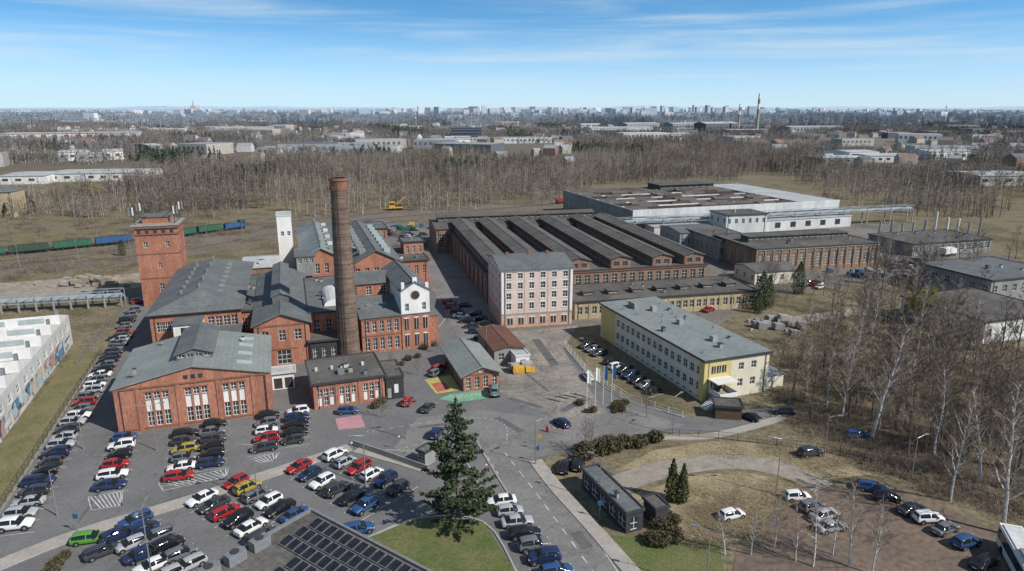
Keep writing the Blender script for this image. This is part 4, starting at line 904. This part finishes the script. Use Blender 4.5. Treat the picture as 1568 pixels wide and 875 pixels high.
P1=[(1190,500),(1480,470),(1640,600),(1640,820),(1430,755),(1330,715),(1210,650),(1190,600)];P2=[(1060,760),(1230,745),(1150,835),(1060,825)];P3=[(940,715),(1200,680),(1330,705),(1262,725),(1100,692)]
k=0
while k<640:
    u=U(930,1640);v=U(465,840)
    i1=inpoly(u,v,P1)
    if (i1 and R()<.8) or (inpoly(u,v,P2) and R()<.5) or (inpoly(u,v,P3) and R()<.4):
        p=G(u,v);inst('brush',random.choice(BR) if i1 else BR[2],(p.x,p.y,0),U(0,6),br,sc=U(.6,1.4));k+=1
for i in range(240):
    p=G(U(-40,620),U(340,440))
    u,v=PX(p.x,p.y)
    if u>215 and v>380:continue
    inst('brush',random.choice(BR),(p.x,p.y,0),U(0,6),br,sc=U(.8,2.))
mb=bare_tree(10,77,spread=.5,nb=22,bm=bark,tm=willow,up=.5,n1=8,n2=12,tw=.07)
WIL=mb.obj('willow_mesh',link=False)
for u,v,s in[(1413,500,1.1),(1395,495,.8),(150,310,1.2)]:
    p=G(u,v);inst('willow_tree',WIL,(p.x,p.y,0),U(0,6),sc=s)
# distant forest patches
FT=[mat('forest_twigs_a',(.20,.165,.14),(.145,.12,.10),s=.05),mat('forest_twigs_b',(.25,.21,.175),(.18,.15,.125),s=.05),mat('forest_trunk_pale',(.46,.42,.37),(.30,.27,.24),s=.3),mat('forest_mid_haze',(.235,.225,.22),(.185,.18,.18),s=.05),mat('forest_pine',(.08,.10,.07),(.06,.08,.06),s=.1),mat('forest_hazy',(.30,.335,.38),(.25,.285,.325),s=.02)]  # mid and hazy forest tones have aerial haze painted into their colour
def patch(seed,n,rad,tms,bms,fat=1.,con=False):
    rs=random.Random(seed);mb=MB()
    for i in range(n):
        a=rs.uniform(0,6.283);r=rad*math.sqrt(rs.random());x=r*math.cos(a);y=r*math.sin(a);h=rs.uniform(6,14);tm=rs.choice(tms);bm=rs.choice(bms) if rs.random()<.3 else tm
        b0=Vector((x,y,0))
        if con:
            mb.tube(b0,b0+Vector((0,0,h*.8)),.2,.05,3,tm)
            for q in range(46):
                t=rs.random();rr=2.3*(1-t)*rs.random()**.4;aa=rs.uniform(0,6.28);leafmass(mb,(x+rr*math.cos(aa),y+rr*math.sin(aa),1+t*(h-1)),(.2,.2,.2),1,tm,.6,rs)
            continue
        lean=Vector((x+rs.uniform(-1.,1.),y+rs.uniform(-1.,1.),h))
        mb.tube(b0,lean,.15*fat,.05,3,bm)
        for b in range(13):
            t=rs.uniform(.15,.97);o=b0.lerp(lean,t);aa=rs.uniform(0,6.28);L=h*.28*(1.2-t);d=Vector((math.cos(aa),math.sin(aa),rs.uniform(.3,1.2))).normalized();e=o+d*L
            w=.08*fat
            wv=d.orthogonal().normalized()*w;mb.face([o-wv,o+wv,e],tm)
            for c in range(5):
                o2=o.lerp(e,rs.uniform(.2,1));d2=(d+Vector((rs.uniform(-1,1),rs.uniform(-1,1),rs.uniform(-.5,.8)))).normalized();e2=o2+d2*L*.65;wv=d2.orthogonal().normalized()*w*.8;mb.face([o2-wv,o2+wv,e2],tm)
    return mb.obj('forest_patch_mesh',link=False)
NEARP=[patch(i,80,27,[FT[0],FT[0],FT[1]],[FT[2]]) for i in range(4)]
FARP=[patch(10+i,80,34,[FT[3],FT[0],FT[3]],[FT[2]],2.2) for i in range(3)]
CONP=[patch(20,60,30,[FT[4]],[FT[4]],1,True)]
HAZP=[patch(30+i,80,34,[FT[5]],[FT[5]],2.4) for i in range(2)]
fo=empty('bare_forest')
FP=[[(200,326),(360,332),(620,322),(680,320),(870,302),(870,262),(700,240),(430,245),(230,262)],[(880,286),(1120,274),(1300,292),(1350,322),(1660,350),(1660,262),(1350,262),(1210,240),(1000,222),(900,215),(880,240)],[(-40,345),(60,347),(200,332),(215,296),(140,288),(-40,296)]]
def scatter(polys,meshes,step,ymin,ymax,prob,sc=(.85,1.2),jit=.45):
    y=ymin;cnt=0
    while y<ymax:
        x=-.85*y
        while x<.85*y:
            X=x+U(-jit,jit)*step;Y=y+U(-jit,jit)*step;u,v=PX(X,Y)
            if any(inpoly(u,v,P) for P in polys) and R()<prob(X,Y):
                s=U(*sc);inst('tree_patch',random.choice(meshes),(X,Y,0),U(0,6.28),fo,sc=s);cnt+=1
            x+=step
        y+=step
    return cnt
c1=scatter(FP,NEARP*6+CONP,38,330,1500,lambda x,y:.88)
def gap(x,y):
    return .85 if math.sin(x*.004+1.3)*math.sin(y*.0055+x*.002)+.35*math.sin(x*.013+y*.011)>-.12 else .12
FP2=[[(-60,262),(230,256),(700,238),(880,214),(1210,238),(1660,262),(1660,190),(-60,190)]]
c2=scatter(FP2,FARP*5+CONP*2,62,700,2300,gap,(.9,1.3))
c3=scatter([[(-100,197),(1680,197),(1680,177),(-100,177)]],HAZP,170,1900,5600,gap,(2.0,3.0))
print('patches',c1,c2,c3)
hz=[mat('far_belt_haze_1',(.29,.335,.385),(.25,.295,.345),s=.01),mat('far_belt_haze_2',(.36,.43,.50),(.32,.39,.46),s=.004)]  # blue aerial haze mixed into the woodland belts' base colours
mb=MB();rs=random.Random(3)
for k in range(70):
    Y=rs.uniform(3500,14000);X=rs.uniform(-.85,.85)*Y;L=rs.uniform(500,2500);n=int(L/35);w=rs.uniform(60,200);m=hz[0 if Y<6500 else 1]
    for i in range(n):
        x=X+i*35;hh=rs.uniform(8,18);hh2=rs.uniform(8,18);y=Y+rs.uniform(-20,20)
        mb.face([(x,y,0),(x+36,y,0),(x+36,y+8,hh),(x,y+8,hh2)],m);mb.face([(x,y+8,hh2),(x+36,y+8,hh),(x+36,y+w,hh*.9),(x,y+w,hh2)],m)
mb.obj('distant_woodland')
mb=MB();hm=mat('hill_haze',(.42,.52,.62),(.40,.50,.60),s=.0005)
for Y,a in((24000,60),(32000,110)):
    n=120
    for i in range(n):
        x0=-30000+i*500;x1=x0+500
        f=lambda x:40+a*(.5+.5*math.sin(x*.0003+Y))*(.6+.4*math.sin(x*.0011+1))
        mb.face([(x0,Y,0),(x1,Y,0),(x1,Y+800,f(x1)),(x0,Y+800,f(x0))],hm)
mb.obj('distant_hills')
tm=[mat('town_white',(.58,.58,.58)),mat('town_grey',(.30,.32,.34)),mat('town_red',(.27,.18,.15)),mat('town_dark',(.13,.145,.165)),mat('town_cream',(.44,.41,.37)),mat('town_roof',(.23,.16,.14))]  # town base colours muted to paint in distance haze
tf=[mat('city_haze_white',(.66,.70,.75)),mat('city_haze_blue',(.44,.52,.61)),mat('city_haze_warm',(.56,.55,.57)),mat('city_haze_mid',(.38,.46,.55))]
mb=MB()
def tb(x,y,w,d,h,m,rm=None,an=0.):
    c,s=math.cos(an),math.sin(an)
    def T(a,b,z):return(x+a*c-b*s,y+a*s+b*c,z)
    rm=rm or m;q=[(-w/2,-d/2),(w/2,-d/2),(w/2,d/2),(-w/2,d/2)]
    for i in range(4):
        a=q[i];b=q[(i+1)%4];mb.face([T(*a,0),T(*b,0),T(*b,h),T(*a,h)],m)
    if w<24:
        mb.face([T(-w/2,-d/2,h),T(w/2,-d/2,h),T(w/2,0,h+w*.25),T(-w/2,0,h+w*.25)],rm);mb.face([T(-w/2,0,h+w*.25),T(w/2,0,h+w*.25),T(w/2,d/2,h),T(-w/2,d/2,h)],rm);mb.face([T(w/2,-d/2,h),T(w/2,d/2,h),T(w/2,0,h+w*.25)],m);mb.face([T(-w/2,d/2,h),T(-w/2,-d/2,h),T(-w/2,0,h+w*.25)],m)
    else:
        mb.face([T(*a,h) for a in q],rm)
        if h>6 and y<2500:
            for k in range(int(w/7)):mb.face([T(-w/2+1.5+k*7,-d/2-.1,h*.45),T(-w/2+5+k*7,-d/2-.1,h*.45),T(-w/2+5+k*7,-d/2-.1,h*.75),T(-w/2+1.5+k*7,-d/2-.1,h*.75)],tm[3])
rs=random.Random(12)
for i in range(1100):
    Y=rs.uniform(650,3800);X=rs.uniform(-.8,.8)*Y;u,v=PX(X,Y)
    if any(inpoly(u,v,P) for P in FP):continue
    if v>262:continue
    if gap(X,Y)>.5 and rs.random()<.65:continue
    if rs.random()<.2:w=rs.uniform(30,90);d=rs.uniform(20,50);h=rs.uniform(7,14);m=rs.choice([tm[0],tm[0],tm[1],tm[3],tm[4]]);tb(X,Y,w,d,h,m,rs.choice([tm[0],tm[1],tm[1],tm[3]]),rs.uniform(-.4,.5))
    else:w=rs.uniform(9,20);tb(X,Y,w,w*.8,rs.uniform(5,9),rs.choice([tm[0],tm[4],tm[4],tm[2]]),rs.choice([tm[5],tm[5],tm[3],tm[1]]),rs.uniform(-.6,.6))
mb.obj('distant_town')
mb=MB()
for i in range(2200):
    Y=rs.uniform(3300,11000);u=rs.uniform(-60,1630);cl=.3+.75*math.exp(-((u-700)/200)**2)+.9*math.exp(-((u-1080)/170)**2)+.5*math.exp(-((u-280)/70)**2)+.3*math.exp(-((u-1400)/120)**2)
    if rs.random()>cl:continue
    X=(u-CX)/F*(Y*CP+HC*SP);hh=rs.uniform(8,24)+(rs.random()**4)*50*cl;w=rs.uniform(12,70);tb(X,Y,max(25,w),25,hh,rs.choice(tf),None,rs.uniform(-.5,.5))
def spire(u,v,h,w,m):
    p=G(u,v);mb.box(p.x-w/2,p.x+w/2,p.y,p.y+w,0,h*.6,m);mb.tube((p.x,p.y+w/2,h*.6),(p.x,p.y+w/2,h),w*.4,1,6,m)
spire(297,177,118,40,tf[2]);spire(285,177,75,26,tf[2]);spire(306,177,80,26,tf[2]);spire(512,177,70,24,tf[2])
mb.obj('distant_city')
mb=MB()
p=G(0,217);q=G(212,214);L=(q-p).length;an=math.atan2(q.y-p.y,q.x-p.x);mb.box(0,L,0,60,0,12,white)
for i in range(12):mb.box(8+i*L/12,8+i*L/12+L/30,-.5,0,1,10,mat('cladding_red',(.35,.07,.09)))
mb.box(0,L,-1,61,12,13,roofl);mb.obj('red_white_logistics_hall',(p.x,p.y,0),an)
def hall(u0,u1,v,h,m,d=40,name='distant_hall',rm=None):
    mb=MB();p=G(u0,v);q=G(u1,v-1);L=(q-p).length;an=math.atan2(q.y-p.y,q.x-p.x)
    mb.box(0,L,0,d,0,h,m);roof_gx(mb,0,L,0,d,h,h*.15,.5,rm or roofl,m)
    for i in range(int(L/9)):mb.box(2+i*9,6+i*9,-.1,0,h*.4,h*.7,glass)
    mb.obj(name,(p.x,p.y,0),an)
for a in[(0,70,283,6,white),(75,130,279,6,offw),(132,220,278,6,white),(90,130,247,9,white),(118,155,248,7,offw),(160,190,245,9,white),(230,250,236,10,greyw),(652,720,223,8,white),(1300,1345,247,9,white),(1330,1405,250,7,offw),(1425,1495,246,9,white),(1255,1330,252,6,greyw),(1500,1600,285,7,offw),(1005,1060,215,10,tm[4]),(905,1000,207,14,tm[0]),(1210,1290,203,12,tm[1]),(1030,1100,200,16,tm[1]),(330,420,205,12,tm[4]),(960,1010,200,16,tm[1]),(1080,1130,206,22,tm[3])]:hall(*a)
mb=MB();p=G(714,216);mb.box(-26,26,0,40,0,22,mat('dark_glass_blue',(.05,.065,.09),rough=.3));
for z in(4,9,14,19):mb.box(-26.2,26.2,-.3,0,z,z+.8,tm[1])
mb.obj('dark_office_block',(p.x,p.y,0),.05)
def stack(u,v,h,r):
    mb=MB()
    for i in range(8):mb.tube((0,0,h*i/8),(0,0,h*(i+1)/8),r*(1-.05*i),r*(1-.05*(i+1)),12,(white if i%2 else mat('stack_red',(.42,.18,.17))) if i>3 else conc)
    p=G(u,v);mb.obj('power_station_chimney',(p.x,p.y,0))
stack(1158,206,84,3.6);stack(1130,203,64,3.);stack(637,196,40,2);stack(770,190,50,2);stack(1447,180,70,4)
mb=MB()
for i in range(10):
    p=G(1345+i*17,U(352,372));r=U(.35,.6);mb.tube((p.x,p.y,0),(p.x,p.y,U(7,12)),r,r,10,random.choice([conc,metal,offw]),True)
mb.obj('industrial_vent_stacks')
def pile(u,v,n,r,ms,name):
    mb=MB()
    for i in range(n):
        x=random.gauss(0,r);y=random.gauss(0,r*.6);s=U(.5,1.8);z=max(0,1.6-math.hypot(x,y)/r)*U(0,1);a=U(0,1)
        mb.slab([(x,y,z+s),(x+s*1.5,y+a,z+s*.8),(x+s*1.2,y+s,z+s*.9),(x-.3,y+s,z+s)],s*.9,random.choice(ms))
    p=G(u,v);mb.obj(name,(p.x,p.y,0))
pile(1350,425,60,7,[metal,metald,rusty,conc,blue],'scrap_pile');pile(130,435,40,6,[conc,sand],'rubble_pile');pile(1190,500,20,4,[conc,greyw],'rubble_pile');pile(625,352,30,8,[metal,green,blue,yel],'stored_equipment');pile(790,572,12,1.5,[yel,conc],'stored_materials')
# ---------- world ----------
sc=bpy.context.scene
w=bpy.data.worlds.new('World');sc.world=w;w.use_nodes=True;nt=w.node_tree;N=nt.nodes;L=nt.links
bg=N['Background'];sk=N.new('ShaderNodeTexSky');sk.sky_type='NISHITA';sk.sun_disc=False
s=Vector((.86,-.51,0)).normalized();el=math.radians(41);sv=Vector((s.x*math.cos(el),s.y*math.cos(el),math.sin(el)))
sk.sun_elevation=el;sk.sun_rotation=math.atan2(s.x,s.y);sk.air_density=1.;sk.dust_density=.3;sk.ozone_density=2
tc=N.new('ShaderNodeTexCoord');sp=N.new('ShaderNodeSeparateXYZ');L.new(tc.outputs['Generated'],sp.inputs[0])
mz=N.new('ShaderNodeMath');mz.operation='MULTIPLY_ADD';L.new(sp.outputs[2],mz.inputs[0]);mz.inputs[1].default_value=3.2;mz.inputs[2].default_value=.07
cb=N.new('ShaderNodeCombineXYZ');L.new(sp.outputs[0],cb.inputs[0]);L.new(sp.outputs[1],cb.inputs[1]);L.new(mz.outputs[0],cb.inputs[2])
nm=N.new('ShaderNodeVectorMath');nm.operation='NORMALIZE';L.new(cb.outputs[0],nm.inputs[0]);L.new(nm.outputs[0],sk.inputs['Vector'])
def mrange(src,a,b,c,d):
    q=N.new('ShaderNodeMapRange');q.interpolation_type='SMOOTHSTEP';q.inputs[1].default_value=a;q.inputs[2].default_value=b;q.inputs[3].default_value=c;q.inputs[4].default_value=d;L.new(src,q.inputs[0]);return q.outputs[0]
def wmix(f,a,b,mode='MIX'):
    x=N.new('ShaderNodeMix');x.data_type='RGBA';x.blend_type=mode
    for i,val in((0,f),(6,a),(7,b)):
        if hasattr(val,'links'):L.new(val,x.inputs[i])
        else:x.inputs[i].default_value=val
    return x.outputs[2]
tint=wmix(mrange(sp.outputs[2],.15,.4,0,1),(1.15,2.0,2.15,1),(1.,1.05,1.05,1))
skyc=wmix(1.,sk.outputs[0],tint,'MULTIPLY')
skyc=wmix(mrange(sp.outputs[2],-.03,.13,.97,0),skyc,(6.2,7.6,8.6,1))
mp=N.new('ShaderNodeMapping');mp.inputs['Scale'].default_value=(1.5,1.5,24);mp.inputs['Rotation'].default_value=(0,.09,0);mp.inputs['Location'].default_value=(3.1,.4,0);L.new(tc.outputs['Generated'],mp.inputs[0])
no=N.new('ShaderNodeTexNoise');no.inputs['Scale'].default_value=1.5;no.inputs['Detail'].default_value=10;no.inputs['Roughness'].default_value=.58;no.inputs['Distortion'].default_value=.5;L.new(mp.outputs[0],no.inputs['Vector'])
cl=mrange(no.outputs[0],.42,.78,0,.6)
skyc=wmix(cl,skyc,(6.6,7.9,8.7,1))
L.new(skyc,bg.inputs[0]);bg.inputs[1].default_value=.1
sd=bpy.data.lights.new('sun','SUN');sd.energy=4.9;sd.angle=math.radians(.5);sd.color=(1,.95,.88);so=bpy.data.objects.new('sun',sd);sc.collection.objects.link(so);so.rotation_euler=sv.to_track_quat('Z','Y').to_euler()
cd=bpy.data.cameras.new('camera');cd.sensor_width=36;cd.lens=36*F/1568;cd.clip_end=100000;cd.clip_start=.5
co=bpy.data.objects.new('camera',cd);sc.collection.objects.link(co);co.location=(0,0,HC);co.rotation_euler=(math.pi/2-PT,0,0);sc.camera=co
sc.view_settings.view_transform='Standard';sc.view_settings.look='None';sc.view_settings.exposure=0;sc.view_settings.gamma=1
print('objects',len(bpy.data.objects))
